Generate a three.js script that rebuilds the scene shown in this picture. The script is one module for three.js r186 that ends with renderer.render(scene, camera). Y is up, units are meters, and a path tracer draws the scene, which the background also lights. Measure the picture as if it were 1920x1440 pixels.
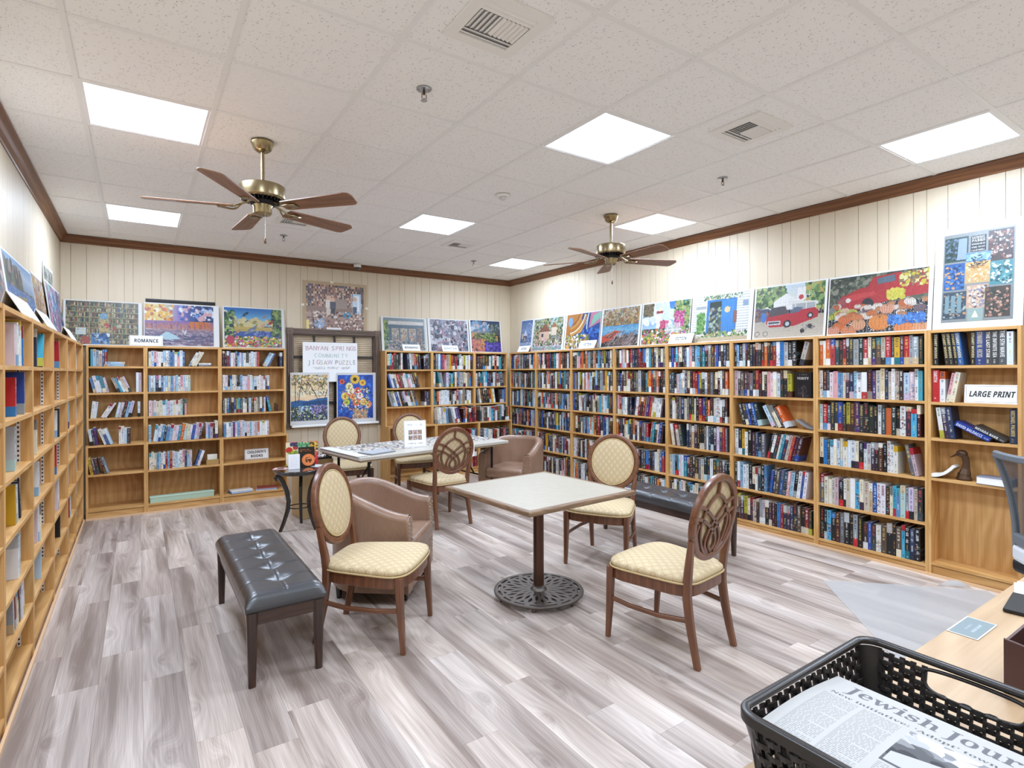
import * as THREE from 'three';
import { RectAreaLightUniformsLib } from 'three/addons/lights/RectAreaLightUniformsLib.js';
import { RoundedBoxGeometry } from 'three/addons/geometries/RoundedBoxGeometry.js';
import { mergeGeometries } from 'three/addons/utils/BufferGeometryUtils.js';

// ---------------------------------------------------------------- camera, light, exposure
const scene = new THREE.Scene();
scene.background = new THREE.Color(0x000000);
const camera = new THREE.PerspectiveCamera(2 * Math.atan(720 / 1037.91) * 180 / Math.PI, 4 / 3, 0.05, 60);
camera.setViewOffset(1920, 1440, 0, 23.8, 1920, 1440);
camera.position.set(0, 1.531, 0);
camera.rotation.order = 'YXZ';
camera.rotation.set(0, -0.5938, -0.0038);
scene.add(camera);
const renderer = new THREE.WebGLRenderer({ antialias: true });
renderer.toneMapping = THREE.LinearToneMapping;
renderer.toneMappingExposure = 1.0;
renderer.shadowMap.enabled = true;
RectAreaLightUniformsLib.init();
const PANEL_LIGHT = 45, PANEL_GLOW = 1.8, PANEL_COLOR = 0xd7e8ff;   // the ceiling panels are the only light in the room

// ---------------------------------------------------------------- room measures (metres)
const XL = -0.684, XR = 5.058, ZB = -7.544, ZF = 2.2, CEIL = 3.0;
const TILE = 0.6096, GX = -0.254, GZ = -2.2875;         // suspended ceiling grid
const FACE_L = -0.4715, FACE_R = 4.882, FACE_B = -7.335, FACE_BL = -7.206, SHELF_TOP = 1.826;

// ---------------------------------------------------------------- helpers
let seed = 12345;
function rnd() { seed |= 0; seed = seed + 0x6D2B79F5 | 0; let t = Math.imul(seed ^ seed >>> 15, 1 | seed); t = t + Math.imul(t ^ t >>> 7, 61 | t) ^ t; return ((t ^ t >>> 14) >>> 0) / 4294967296; }
const rr = (a, b) => a + (b - a) * rnd();
const pick = (a) => a[Math.floor(rnd() * a.length)];
const PI = Math.PI, RAD = PI / 180;
const used = new Map();
function numbered(n) { const k = used.get(n) || 0; used.set(n, k + 1); return k ? n + '_' + String(k).padStart(3, '0') : n; }
function sh(o) { o.castShadow = true; o.receiveShadow = true; return o; }
function mesh(name, geo, mat, parent) { const m = sh(new THREE.Mesh(geo, mat)); m.name = name; (parent || scene).add(m); return m; }
function tag(o, label, category, group) { o.userData.label = label; o.userData.category = category; if (group) o.userData.group = group; return o; }
function thing(name, label, category, pos = [0, 0, 0], turn = 0, group) {
  const o = new THREE.Group(); o.name = numbered(name); o.position.set(...pos); o.rotation.order = 'YXZ'; o.rotation.y = turn; scene.add(o); return tag(o, label, category, group);
}
function structure(name, parent) { const o = new THREE.Group(); o.name = name; o.userData.kind = 'structure'; scene.add(o); return o; }
function copy(src, pos, turn, label, group) {
  const o = src.clone(); o.name = numbered(src.name.replace(/_\d{3}$/, '')); o.userData = { ...src.userData }; o.position.set(...pos); o.rotation.y = turn; scene.add(o);
  if (label) o.userData.label = label; if (group) o.userData.group = group; return o;
}
const box = (w, h, d, x = 0, y = 0, z = 0) => { const g = new THREE.BoxGeometry(w, h, d); g.translate(x, y, z); return g; };
const rbox = (w, h, d, r, x = 0, y = 0, z = 0, s = 2) => { const g = new RoundedBoxGeometry(w, h, d, s, r); g.translate(x, y, z); return g; };
const cyl = (r0, r1, h, x = 0, y = 0, z = 0, n = 20) => { const g = new THREE.CylinderGeometry(r0, r1, h, n); g.translate(x, y, z); return g; };
const V3 = (x, y, z) => new THREE.Vector3(x, y, z);
const tube = (pts, r, seg = 24, rs = 8, closed = false) => new THREE.TubeGeometry(new THREE.CatmullRomCurve3(pts.map(p => Array.isArray(p) ? V3(...p) : p), closed), seg, r, rs, closed);
const lathe = (prof, n = 32) => new THREE.LatheGeometry(prof.map(p => new THREE.Vector2(p[0], p[1])), n);
function merge(list) { return mergeGeometries(list.map(g => { let q = g.index ? g.toNonIndexed() : g; for (const k of Object.keys(q.attributes)) if (!['position', 'normal', 'uv'].includes(k)) q.deleteAttribute(k); return q; })); }
function faceUV(g, face, u0, v0, u1, v1) { const a = g.attributes.uv, o = face * 4; a.setXY(o, u0, v1); a.setXY(o + 1, u1, v1); a.setXY(o + 2, u0, v0); a.setXY(o + 3, u1, v0); }
// box with texture coordinates in metres, the texture's v axis (grain) along axis g, at a random offset
function wbox(w, h, d, grain = 'y', x = 0, y = 0, z = 0) {
  const g = new THREE.BoxGeometry(w, h, d), p = g.attributes.position, n = g.attributes.normal, uv = g.attributes.uv, ou = rnd() * 3, ov = rnd() * 3;
  for (let i = 0; i < p.count; i++) {
    const P = [p.getX(i), p.getY(i), p.getZ(i)], N = [Math.abs(n.getX(i)), Math.abs(n.getY(i)), Math.abs(n.getZ(i))];
    const gi = 'xyz'.indexOf(grain), ni = N.indexOf(Math.max(...N));
    let a, b; if (ni === gi) { a = (gi + 1) % 3; b = (gi + 2) % 3; uv.setXY(i, P[a] + ou, P[b] * 0.2 + ov); } else { a = 3 - gi - ni; uv.setXY(i, P[a] + ou, P[gi] + ov); }
  }
  g.translate(x, y, z); return g;
}
// sweep of a rectangular, tapering section along a list of points: [x,y,z, halfWidth (along side), halfThickness (along normal)]
function sweep(pts, side, r = 0) {
  const pos = [], idx = [], uv = [], n = pts.length, S = V3(...side).normalize();
  let len = 0;
  for (let i = 0; i < n; i++) {
    const p = V3(pts[i][0], pts[i][1], pts[i][2]), a = pts[Math.max(0, i - 1)], b = pts[Math.min(n - 1, i + 1)];
    const t = V3(b[0] - a[0], b[1] - a[1], b[2] - a[2]).normalize(), N = V3().crossVectors(t, S).normalize(), hw = pts[i][3], ht = pts[i][4];
    if (i) len += p.distanceTo(V3(pts[i - 1][0], pts[i - 1][1], pts[i - 1][2]));
    const ring = [[-1, -.6], [-.6, -1], [.6, -1], [1, -.6], [1, .6], [.6, 1], [-.6, 1], [-1, .6]];
    ring.forEach(([a, b], k) => { const q = p.clone().addScaledVector(S, a * hw).addScaledVector(N, b * ht); pos.push(q.x, q.y, q.z); uv.push(k / 8 * .12, len); });
  }
  for (let i = 0; i < n - 1; i++) for (let k = 0; k < 8; k++) { const a = i * 8 + k, b = i * 8 + (k + 1) % 8, c = a + 8, d = b + 8; idx.push(a, c, b, b, c, d); }
  for (let k = 1; k < 7; k++) { idx.push(0, k, k + 1); const o = (n - 1) * 8; idx.push(o, o + k + 1, o + k); }
  const g = new THREE.BufferGeometry(); g.setAttribute('position', new THREE.Float32BufferAttribute(pos, 3)); g.setAttribute('uv', new THREE.Float32BufferAttribute(uv, 2)); g.setIndex(idx);
  const h = g.toNonIndexed(); h.computeVertexNormals(); return h;
}
// surface from a grid of points
function gridGeo(nu, nv, fn, closeU = false) {
  const pos = [], uv = [], idx = [];
  for (let j = 0; j <= nv; j++) for (let i = 0; i <= nu; i++) { const q = fn(i / nu, j / nv); pos.push(q[0], q[1], q[2]); uv.push(q[3] ?? i / nu, q[4] ?? j / nv); }
  for (let j = 0; j < nv; j++) for (let i = 0; i < nu; i++) { const a = j * (nu + 1) + i, b = a + 1, c = a + nu + 1, d = c + 1; idx.push(a, b, c, b, d, c); }
  const g = new THREE.BufferGeometry(); g.setAttribute('position', new THREE.Float32BufferAttribute(pos, 3)); g.setAttribute('uv', new THREE.Float32BufferAttribute(uv, 2)); g.setIndex(idx); g.computeVertexNormals();
  if (closeU) { const N = g.attributes.normal; for (let j = 0; j <= nv; j++) { const a = j * (nu + 1), b = a + nu; const v = V3(N.getX(a) + N.getX(b), N.getY(a) + N.getY(b), N.getZ(a) + N.getZ(b)).normalize(); N.setXYZ(a, v.x, v.y, v.z); N.setXYZ(b, v.x, v.y, v.z); } }
  return g;
}

// ---------------------------------------------------------------- textures
const hash2 = (x, y) => { let h = Math.imul(x | 0, 374761393) + Math.imul(y | 0, 668265263) | 0; h = Math.imul(h ^ h >>> 13, 1274126177); return ((h ^ h >>> 16) >>> 0) / 4294967296; };
function vnoise(x, y) { const xi = Math.floor(x), yi = Math.floor(y), fx = x - xi, fy = y - yi, u = fx * fx * (3 - 2 * fx), v = fy * fy * (3 - 2 * fy); const a = hash2(xi, yi), b = hash2(xi + 1, yi), c = hash2(xi, yi + 1), d = hash2(xi + 1, yi + 1); return a + (b - a) * u + (c - a) * v + (a - b - c + d) * u * v; }
function wnoise(x, y, px, py) { const m = (a, p) => ((a % p) + p) % p, xi = Math.floor(x), yi = Math.floor(y), fx = x - xi, fy = y - yi, u = fx * fx * (3 - 2 * fx), v = fy * fy * (3 - 2 * fy), H = (i, j) => hash2(m(i, px), m(j, py)); const a = H(xi, yi), b = H(xi + 1, yi), c = H(xi, yi + 1), d = H(xi + 1, yi + 1); return a + (b - a) * u + (c - a) * v + (a - b - c + d) * u * v; }
function dataTex(w, h, fn, srgb = true, rx = 1, ry = 1) {
  const d = new Uint8Array(w * h * 4);
  for (let y = 0; y < h; y++) for (let x = 0; x < w; x++) { const c = fn(x, y), o = (y * w + x) * 4; d[o] = c[0]; d[o + 1] = c[1]; d[o + 2] = c[2]; d[o + 3] = 255; }
  const t = new THREE.DataTexture(d, w, h); t.magFilter = THREE.LinearFilter; t.minFilter = THREE.LinearMipmapLinearFilter; t.generateMipmaps = true; t.wrapS = t.wrapT = THREE.RepeatWrapping; t.repeat.set(rx, ry);
  if (srgb) t.colorSpace = THREE.SRGBColorSpace; t.needsUpdate = true; return t;
}
function canvas(w, h, draw) { const c = document.createElement('canvas'); c.width = w; c.height = h; const x = c.getContext('2d'); draw(x, w, h); const t = new THREE.CanvasTexture(c); t.colorSpace = THREE.SRGBColorSpace; t.magFilter = THREE.LinearFilter; t.minFilter = THREE.LinearMipmapLinearFilter; t.generateMipmaps = true; return t; }
const mix = (a, b, t) => a.map((v, i) => v + (b[i] - v) * t);
const clamp = (v, a = 0, b = 1) => Math.min(b, Math.max(a, v));
// wood: v is the grain direction, one repeat = size metres
function woodTex(lo, hi, sizeU, sizeV, opt = {}) {
  const W = 256, H = 512, n = opt.rings ?? 10, fine = opt.fine ?? 0.35;
  return dataTex(W, H, (x, y) => {
    const u = x / W, v = y / H;
    const warp = wnoise(u * 4, v * 3, 4, 3) * 1.6 + wnoise(u * 8, v * 6 + 7, 8, 6) * .5;
    let g = .5 + .5 * Math.sin((u * n + warp) * 2 * PI);
    g = g * .45 + wnoise(u * 90, v * 5, 90, 5) * fine + wnoise(u * 3, v * 2 + 3, 3, 2) * .3;
    return mix(lo, hi, clamp(g));
  }, true, 1 / sizeU, 1 / sizeV);
}
const oakTex = woodTex([182, 132, 70], [214, 168, 108], .5, 1.0, { rings: 7, fine: .5 });
const M = {};
const std = (o) => new THREE.MeshStandardMaterial(o), phy = (o) => new THREE.MeshPhysicalMaterial(o);
M.oak = std({ map: oakTex, roughness: .5 });
M.shoe = std({ color: 0xdcb58c, roughness: .5 });
M.crown = std({ map: woodTex([92, 57, 32], [134, 89, 56], .3, 1.2, { rings: 5, fine: .5 }), roughness: .38 });
M.walnut = phy({ map: woodTex([86, 50, 30], [124, 78, 50], .2, .7, { rings: 4, fine: .5 }), roughness: .34, clearcoat: .4, clearcoatRoughness: .3 });
M.espresso = phy({ map: woodTex([36, 22, 16], [66, 40, 28], .2, .6, { rings: 4, fine: .5 }), roughness: .3, clearcoat: .4, clearcoatRoughness: .25 });
M.blackWood = phy({ color: 0x120b09, roughness: .25, clearcoat: .5 });
M.blade = std({ map: woodTex([108, 74, 50], [150, 108, 78], .25, .9, { rings: 4, fine: .6 }), roughness: .42 });
M.wall = std({ map: dataTex(256, 256, (x, y) => { const n = wnoise(x / 4, y / 32, 64, 8) * .5 + wnoise(x / 32, y / 64, 8, 4) * .5, k = 8 * (n - .5); return [209 + k, 194 + k, 169 + k]; }, true, 1, 1), roughness: .55 });
M.screed = std({ color: 0x9c978f, roughness: .9 });
M.white = std({ color: 0xf0f0ee, roughness: .5 });
M.whitePaper = std({ color: 0xd2d2d0, roughness: .8 });
M.grid = std({ color: 0xf0f1f2, roughness: .45 });
M.brass = std({ color: 0x9f9070, metalness: 1, roughness: .26 });
M.pewter = std({ color: 0xb3a88f, metalness: 1, roughness: .26 });
M.bronze = std({ color: 0x6d5340, metalness: .85, roughness: .38 });
M.steel = std({ color: 0xb9bcc0, metalness: 1, roughness: .3 });
M.darkSteel = std({ color: 0x2b2a2c, metalness: .8, roughness: .4 });
M.iron = std({ color: 0x6a625c, metalness: .75, roughness: .42 });
M.leather = phy({ color: 0x36373a, roughness: .34, clearcoat: .8, clearcoatRoughness: .3, bumpMap: dataTex(256, 256, (x, y) => { const k = 255 * (wnoise(x / 3, y / 3, 85, 85) * .6 + wnoise(x / 9, y / 9, 28, 28) * .4); return [k, k, k]; }, false, 6, 6), bumpScale: .0004 });
M.brownLeather = phy({ map: dataTex(256, 256, (x, y) => mix([128, 98, 78], [158, 126, 104], wnoise(x / 40, y / 40, 6, 6) * .7 + wnoise(x / 3, y / 3, 85, 85) * .3), true, 1.5, 1.5), roughness: .36, clearcoat: .25, clearcoatRoughness: .35 });
M.nail = std({ color: 0xb7a88a, metalness: 1, roughness: .3 });
M.black = std({ color: 0x141414, roughness: .5 });
M.dark = std({ color: 0x2a211b, roughness: .6 });
M.paper = std({ color: 0xe6dfcf, roughness: .9 });
// gold damask with a woven lattice of ogee lozenges (uv in metres)
M.damask = std({ map: dataTex(256, 384, (x, y) => {
  const u = x / 256, v = y / 384, a = Math.abs(((u + .25 * 0) % 1) - .5) * 2, w = .5 + .36 * Math.cos(v * 2 * PI) + .05 * Math.cos(v * 4 * PI), d = Math.abs(a - w), e = Math.abs((1 - a) - (1 - w));
  const line = d < .085 || e < .085, star = Math.hypot((a - 0) * 2.2, (v - .0) * 3) < .36 || Math.hypot((a - 0) * 2.2, (v - 1) * 3) < .36 || Math.hypot((a - 1) * 2.2, (v - .5) * 3) < .36;
  const wv = ((x + y) % 4 < 2 ? 1 : 0), n = wnoise(x / 3, y / 3, 85, 128) * 10 - 5;
  const c = line ? [184, 158, 118] : star ? [213, 196, 164] : [200, 180, 142]; return [c[0] + n + wv * 3, c[1] + n + wv * 3, c[2] + n + wv * 3];
}, true, 1 / .05, 1 / .062), roughness: .72 });
M.piping = std({ color: 0xc2a878, roughness: .6 });
M.mount = std({ color: 0xb7a384, roughness: .8 });
M.blackPlastic = std({ color: 0x1c1b1b, roughness: .35 });
M.greyPlastic = std({ color: 0x57595c, roughness: .45 });

// ================================================================ SETTING
// ---- floor: vinyl planks 0.18 x 1.22 m laid along the room
const plankTex = (() => {
  const NS = 12, W = 2040, H = 2048, sw = W / NS;
  const S = []; for (let i = 0; i < NS; i++) S.push({ tone: rr(.42, .74), warm: rnd(), k: [[rr(.2, .8), rr(.1, .45)], [rr(.1, .9), rr(.5, .95)]], kn: rnd() < .65 ? 1 : .25, a: rr(2.5, 5.5), side: rnd(), o: i * 17.3 });
  return dataTex(W, H, (x, y) => {
    const s = Math.floor(x / sw), q = S[s], u = (x % sw) / sw, v = y / H;
    let ph = u * q.a + .9 * vnoise(u * 2 + q.o, v * 2.6) + .25 * vnoise(u * 5 + q.o, v * 9), kd = 0;
    for (const [ku, kv] of q.k) { const dx = (u - ku) * 1.0, dy = (v - kv) * 6.8 * .62, r = Math.sqrt(dx * dx * 2.2 + dy * dy); ph += q.kn * 2.6 * Math.exp(-r * 3.4); kd += q.kn * .55 * Math.exp(-r * r * 28); }
    const ring = .5 + .5 * Math.sin(ph * 2 * PI), ring2 = .5 + .5 * Math.sin(ph * 9 * PI);
    const fib = vnoise(u * 60 + q.o * 3, v * 9), band = vnoise(u * 2.3 + q.o * 5, v * 1.7 + q.o);
    let d = q.tone + .72 * (band - .5) + .13 * (ring - .5) + .07 * (ring2 - .5) + .26 * (fib - .5) - kd * .5;
    d -= .34 * clamp((vnoise(u * 5 + q.o * 7, v * 1.5) - .62) * 5);
    d = clamp(d);
    const lo = mix([130, 111, 98], [132, 117, 108], q.warm), hi = mix([218, 202, 188], [215, 202, 192], q.warm);
    return mix(lo, hi, d);
  });
})();
plankTex.wrapS = THREE.ClampToEdgeWrapping;
M.plank = phy({ map: plankTex, roughness: .42, bumpMap: null });
const floor = structure('floor');
mesh('floor_slab', box(XR - XL + .3, .1, ZF - ZB + .3, (XL + XR) / 2, -.058, (ZF + ZB) / 2), M.screed, floor);
{
  const PW = .18, PL = 1.22, geos = [];
  for (let s = 0; s < 12; s++) for (let f = 0; f < 2; f++) { const g = new THREE.BoxGeometry(PW - .0007, .008, PL - .0007); const a = s / 12 + .0012, b = (s + 1) / 12 - .0012; for (let k = 0; k < 6; k++) faceUV(g, k, f ? b : a, f ? 1 : 0, f ? a : b, f ? 0 : 1); geos.push(g); }
  let last = -1;
  for (let i = -4; i < 29; i++) {
    const x0 = .013 + i * PW, x1 = Math.min(x0 + PW, XR); const xa = Math.max(x0, XL); if (xa >= x1 - .01) continue;
    let z = ZB - rr(0, 1) * PL;
    while (z < ZF) {
      const za = Math.max(z, ZB), zb = Math.min(z + PL, ZF); z += PL; if (zb - za < .03) continue;
      let k; do k = Math.floor(rnd() * 24); while (k >> 1 === last >> 1); last = k;
      const m = mesh('plank', geos[k], M.plank, floor); m.position.set((xa + x1) / 2, -.004, (za + zb) / 2); m.scale.set((x1 - xa) / PW, 1, (zb - za) / PL);
    }
  }
}
// ---- walls: vertical groove panelling
const BW = [.088, .135, .19, .145, .082, .175];
function panelWall(name, len, place, y0 = 0, y1 = CEIL, skip) {
  const w = structure(name), gs = BW.map(b => wbox(b - .003, 1, .012)); let t = 0, i = 0;
  while (t < len - .01) {
    const b = Math.min(BW[i % 6], len - t);
    const add = (ya, yb) => { const m = mesh('panel_board', gs[i % 6], M.wall, w); m.scale.set(b / BW[i % 6], yb - ya, 1); place(m, t + b / 2, (ya + yb) / 2); };
    const s = skip && skip(t, t + b); if (s) { add(y0, s[0]); add(s[1], y1); } else add(y0, y1);
    t += b; i++;
  }
  return w;
}
const WX0 = 1.66, WX1 = 2.76, WY0 = .84, WY1 = 2.03;      // window opening
const wallBack = panelWall('wall_back', XR - XL, (m, t, y) => m.position.set(XL + t, y, ZB - .006), 0, CEIL, (a, b) => XL + a < WX1 && XL + b > WX0 ? [WY0, WY1] : null);
{ // slab with the window opening
  const zc = ZB - .012 - .06, g = [box(WX0 - XL + .1, CEIL, .12, (XL - .1 + WX0) / 2, CEIL / 2, zc), box(XR - WX1 + .1, CEIL, .12, (XR + .1 + WX1) / 2, CEIL / 2, zc), box(WX1 - WX0, WY0, .12, (WX0 + WX1) / 2, WY0 / 2, zc), box(WX1 - WX0, CEIL - WY1, .12, (WX0 + WX1) / 2, (CEIL + WY1) / 2, zc)];
  mesh('wall_slab', merge(g), M.wall, wallBack);
}
const wallLeft = panelWall('wall_left', ZF - ZB, (m, t, y) => { m.position.set(XL - .006, y, ZB + t); m.rotation.y = PI / 2; });
mesh('wall_slab', box(.12, CEIL, ZF - ZB + .4, XL - .072, CEIL / 2, (ZF + ZB) / 2), M.wall, wallLeft);
const wallRight = panelWall('wall_right', ZF - ZB, (m, t, y) => { m.position.set(XR + .006, y, ZB + t); m.rotation.y = -PI / 2; });
mesh('wall_slab', box(.12, CEIL, ZF - ZB + .4, XR + .072, CEIL / 2, (ZF + ZB) / 2), M.wall, wallRight);
const wallFront = panelWall('wall_front', XR - XL, (m, t, y) => { m.position.set(XL + t, y, ZF + .006); m.rotation.y = PI; });
mesh('wall_slab', box(XR - XL + .4, CEIL, .12, (XL + XR) / 2, CEIL / 2, ZF + .072), M.wall, wallFront);

// ---- crown moulding
{
  const prof = [[0, 0], [.006, 0], [.010, .012], [.018, .018], [.030, .030], [.044, .050], [.056, .062], [.064, .066], [.070, .072], [.070, .078], [0, .078]];
  const make = (name, ax, az, bx, bz, nx, nz) => {      // along a->b, projecting to (nx,nz), mitred
    const s = new THREE.Shape(prof.map(p => new THREE.Vector2(p[0], p[1]))), pos = [], uv = [], idx = [], L = Math.hypot(bx - ax, bz - az), tx = (bx - ax) / L, tz = (bz - az) / L; let run = 0;
    prof.forEach(([p, y], i) => { if (i) run += Math.hypot(p - prof[i - 1][0], y - prof[i - 1][1]); pos.push(ax + nx * p + tx * p, CEIL - .078 + y, az + nz * p + tz * p, bx + nx * p - tx * p, CEIL - .078 + y, bz + nz * p - tz * p); uv.push(run, 0, run, L); });
    for (let i = 0; i < prof.length - 1; i++) { const a = i * 2; idx.push(a, a + 1, a + 2, a + 1, a + 3, a + 2); }
    const g0 = new THREE.BufferGeometry(); g0.setAttribute('position', new THREE.Float32BufferAttribute(pos, 3)); g0.setAttribute('uv', new THREE.Float32BufferAttribute(uv, 2)); g0.setIndex(idx); const g = g0.toNonIndexed(); g.computeVertexNormals();
    const m = mesh(name, g, M.crown); m.userData.kind = 'structure';
  };
  make('trim_1', XL, ZB, XR, ZB, 0, 1); make('trim_2', XR, ZB, XR, ZF, -1, 0); make('trim_3', XL, ZF, XL, ZB, 1, 0); make('trim_4', XR, ZF, XL, ZF, 0, -1);
}
// ---- suspended ceiling: lay-in tiles in a T-bar grid
const ceiling = structure('ceiling');
mesh('ceiling_slab', box(XR - XL + .4, .1, ZF - ZB + .4, (XL + XR) / 2, CEIL + .10, (ZF + ZB) / 2), M.white, ceiling);
const tileDraw = (x, w) => { x.fillStyle = '#f8f9fa'; x.fillRect(0, 0, w, w); for (let i = 0; i < 620; i++) { const a = rr(-.5, .5) + (rnd() < .5 ? 1.2 : 0), L = rr(2, 11), px = rnd() * w, py = rnd() * w; x.strokeStyle = pick(['#bcbdbf', '#cdcecf', '#a9aaac', '#d8d9da']); x.lineWidth = rr(1, 2.6); x.beginPath(); x.moveTo(px, py); x.lineTo(px + Math.cos(a) * L, py + Math.sin(a) * L); x.stroke(); } for (let i = 0; i < 1500; i++) { x.fillStyle = '#dcdddf'; x.fillRect(rnd() * w, rnd() * w, 1, 1); } };
M.tile = std({ map: canvas(512, 512, tileDraw), roughness: .9 });
M.tile2 = std({ map: canvas(512, 512, (x, w) => { x.fillStyle = '#f8f9fa'; x.fillRect(0, 0, w, w); for (let i = 0; i < 1600; i++) { x.fillStyle = pick(['#dcdddf', '#e4e5e6', '#d6d7d9']); x.fillRect(rnd() * w, rnd() * w, rr(4, 14), 1); } }), roughness: .9 });
const LIGHTS = [[0, 2], [0, 6], [4, 0], [4, 4], [7, 2], [7, 6], [7, -2], [0, -2], [4, -4], [7, -6], [0, -6]];
const isLight = (i, j) => LIGHTS.some(l => l[0] === i && l[1] === j);
const cellX = i => GX + (i + .5) * TILE, cellZ = j => GZ - (j + .5) * TILE;
{
  const tg = [0, 1, 2, 3].map(k => { const g = new THREE.BoxGeometry(TILE - .012, .014, TILE - .012), uv = g.attributes.uv; for (let i = 0; i < uv.count; i++) { const a = uv.getX(i), b = uv.getY(i); uv.setXY(i, ...[[a, b], [b, 1 - a], [1 - a, 1 - b], [1 - b, a]][k]); } return g; });
  for (let i = -1; i <= 8; i++) for (let j = -8; j <= 8; j++) {
    if (isLight(i, j)) continue;
    const xa = Math.max(GX + i * TILE, XL), xb = Math.min(GX + (i + 1) * TILE, XR), zb = Math.min(GZ - j * TILE, ZF), za = Math.max(GZ - (j + 1) * TILE, ZB);
    if (xb - xa < .05 || zb - za < .05) continue;
    const m = mesh('ceiling_tile', pick(tg), (i === 1 && j === 1) || (i === 5 && j === 1) ? M.tile2 : M.tile, ceiling);
    m.position.set((xa + xb) / 2, CEIL + .012, (za + zb) / 2); m.scale.set((xb - xa) / TILE, 1, (zb - za) / TILE);
  }
  for (let i = 0; i <= 8; i++) mesh('grid_runner', box(.024, .006, ZF - ZB, GX + i * TILE, CEIL + .003, (ZF + ZB) / 2), M.grid, ceiling);
  for (let j = -7; j <= 8; j++) for (let i = -1; i <= 8; i++) { const xa = Math.max(GX + i * TILE, XL) + .012, xb = Math.min(GX + (i + 1) * TILE, XR) - .012; if (xb - xa > .05) mesh('grid_tee', box(xb - xa, .006, .024, (xa + xb) / 2, CEIL + .0032, GZ - j * TILE), M.grid, ceiling); }
}
// ---- LED ceiling panels
M.diffuser = std({ color: 0xffffff, emissive: PANEL_COLOR, emissiveIntensity: PANEL_GLOW, roughness: .6 });
{
  const where = ['over the black bench', 'above the romance shelves', 'over the square table', 'over the puzzle table', 'between the far fan and the lighthouse wall', 'above the corner of the full bookcases', 'above the large print bookcase', 'behind the viewer near the window-side shelves', 'behind the viewer over the desk', 'in the far front corner', 'by the front wall'];
  const fr = (() => { const o = TILE - .014, t = .02; return merge([box(o, .012, t, 0, 0, o / 2 - t / 2), box(o, .012, t, 0, 0, -o / 2 + t / 2), box(t, .012, o - 2 * t, o / 2 - t / 2, 0, 0), box(t, .012, o - 2 * t, -o / 2 + t / 2, 0, 0)]); })();
  const df = box(TILE - .05, .006, TILE - .05, 0, .004, 0);
  LIGHTS.forEach(([i, j], k) => {
    const t = thing('ceiling_light', 'bright square LED ceiling panel ' + where[k], 'ceiling light', [cellX(i), CEIL + .008, cellZ(j)], 0, 'LED panels in the ceiling grid');
    mesh('frame', fr, M.grid, t); mesh('diffuser', df, M.diffuser, t);
    const l = new THREE.RectAreaLight(PANEL_COLOR, PANEL_LIGHT, TILE - .055, TILE - .055); l.name = 'panel_light'; l.position.set(0, -.004, 0); l.rotation.x = -PI / 2; t.add(l);
  });
}
// ---- window with dark moulded trim, muntins and blinds
{
  const w = structure('window_1'); w.userData.label = 'dark trimmed window with blinds behind posters'; const cx = (WX0 + WX1) / 2, cy = (WY0 + WY1) / 2, ww = WX1 - WX0, wh = WY1 - WY0;
  const wm = std({ map: woodTex([78, 62, 52], [124, 104, 90], .12, .6, { rings: 8, fine: .5 }), roughness: .45 });
  const casing = (len, horiz) => { const gs = [-.022, 0, .022].map(o => horiz ? wbox(len, .016, .012, 'x', 0, o, .014) : wbox(.016, len, .012, 'y', o, 0, .014)); gs.push(horiz ? wbox(len, .072, .016, 'x', 0, 0, 0) : wbox(.072, len, .016, 'y', 0, 0, 0)); return merge(gs); };
  for (const s of [-1, 1]) { const m = mesh('casing', casing(wh + .03, false), wm, w); m.position.set(cx + s * (ww / 2 + .036), cy - .015, ZB + .008); }
  { const m = mesh('casing', casing(ww, true), wm, w); m.position.set(cx, WY1 + .036, ZB + .008); }
  for (const s of [-1, 1]) { const r = mesh('corner_block', merge([box(.08, .08, .03, 0, 0, 0), lathe([[0, .022], [.012, .02], [.014, .015], [.026, .018], [.032, .015]], 20).rotateX(PI / 2)]), wm, w); r.position.set(cx + s * (ww / 2 + .036), WY1 + .036, ZB + .015); const b = mesh('corner_block', box(.08, .08, .03), wm, w); b.position.set(cx + s * (ww / 2 + .036), WY0 - .0, ZB + .015); }
  mesh('window_sill', rbox(ww + .06, .03, .10, .008, cx, WY0 - .012, ZB + .035), M.white, w);
  for (const s of [-1, 1]) mesh('jamb', box(.012, wh, .10, cx + s * (ww / 2 - .006), cy, ZB - .05), wm, w);
  mesh('jamb', box(ww, .012, .10, cx, WY1 - .006, ZB - .05), wm, w);
  const mm = std({ color: 0x2b2624, roughness: .5 });
  for (const x of [1.66 + .28, 1.66 + .55, 1.66 + .82]) mesh('muntin', box(.022, wh, .02, x, cy, ZB - .028), mm, w);
  for (const y of [WY1 - .3, cy, cy - .32]) mesh('muntin', box(ww, .03, .022, cx, y, ZB - .028), mm, w);
  mesh('pane', box(ww, wh, .004, cx, cy, ZB - .045), phy({ color: 0xffffff, transmission: 1, thickness: 0, roughness: .02, ior: 1.45 }), w);
  const slat = wbox(ww - .03, .003, .03, 'x'), sm = std({ map: woodTex([206, 182, 150], [232, 212, 184], .2, 1, { rings: 3 }), roughness: .5 });
  for (let y = WY0 + .02; y < WY1 - .02; y += .026) { const m = mesh('blind_slat', slat, sm, w); m.position.set(cx, y, ZB - .068); m.rotation.x = .9; }
  mesh('window_back', box(ww + .1, wh + .1, .02, cx, cy, ZB - .15), M.dark, w);
}

// ================================================================ BOOKCASES
const TH = .019;
M.slots = std({ map: canvas(16, 64, (x) => { x.fillStyle = '#dcdad6'; x.fillRect(0, 0, 16, 64); x.fillStyle = '#2b2926'; for (let k = 0; k < 4; k++) x.fillRect(4, 4 + k * 16, 8, 7); }), roughness: .5 });
M.slots.map.wrapT = THREE.RepeatWrapping;
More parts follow.
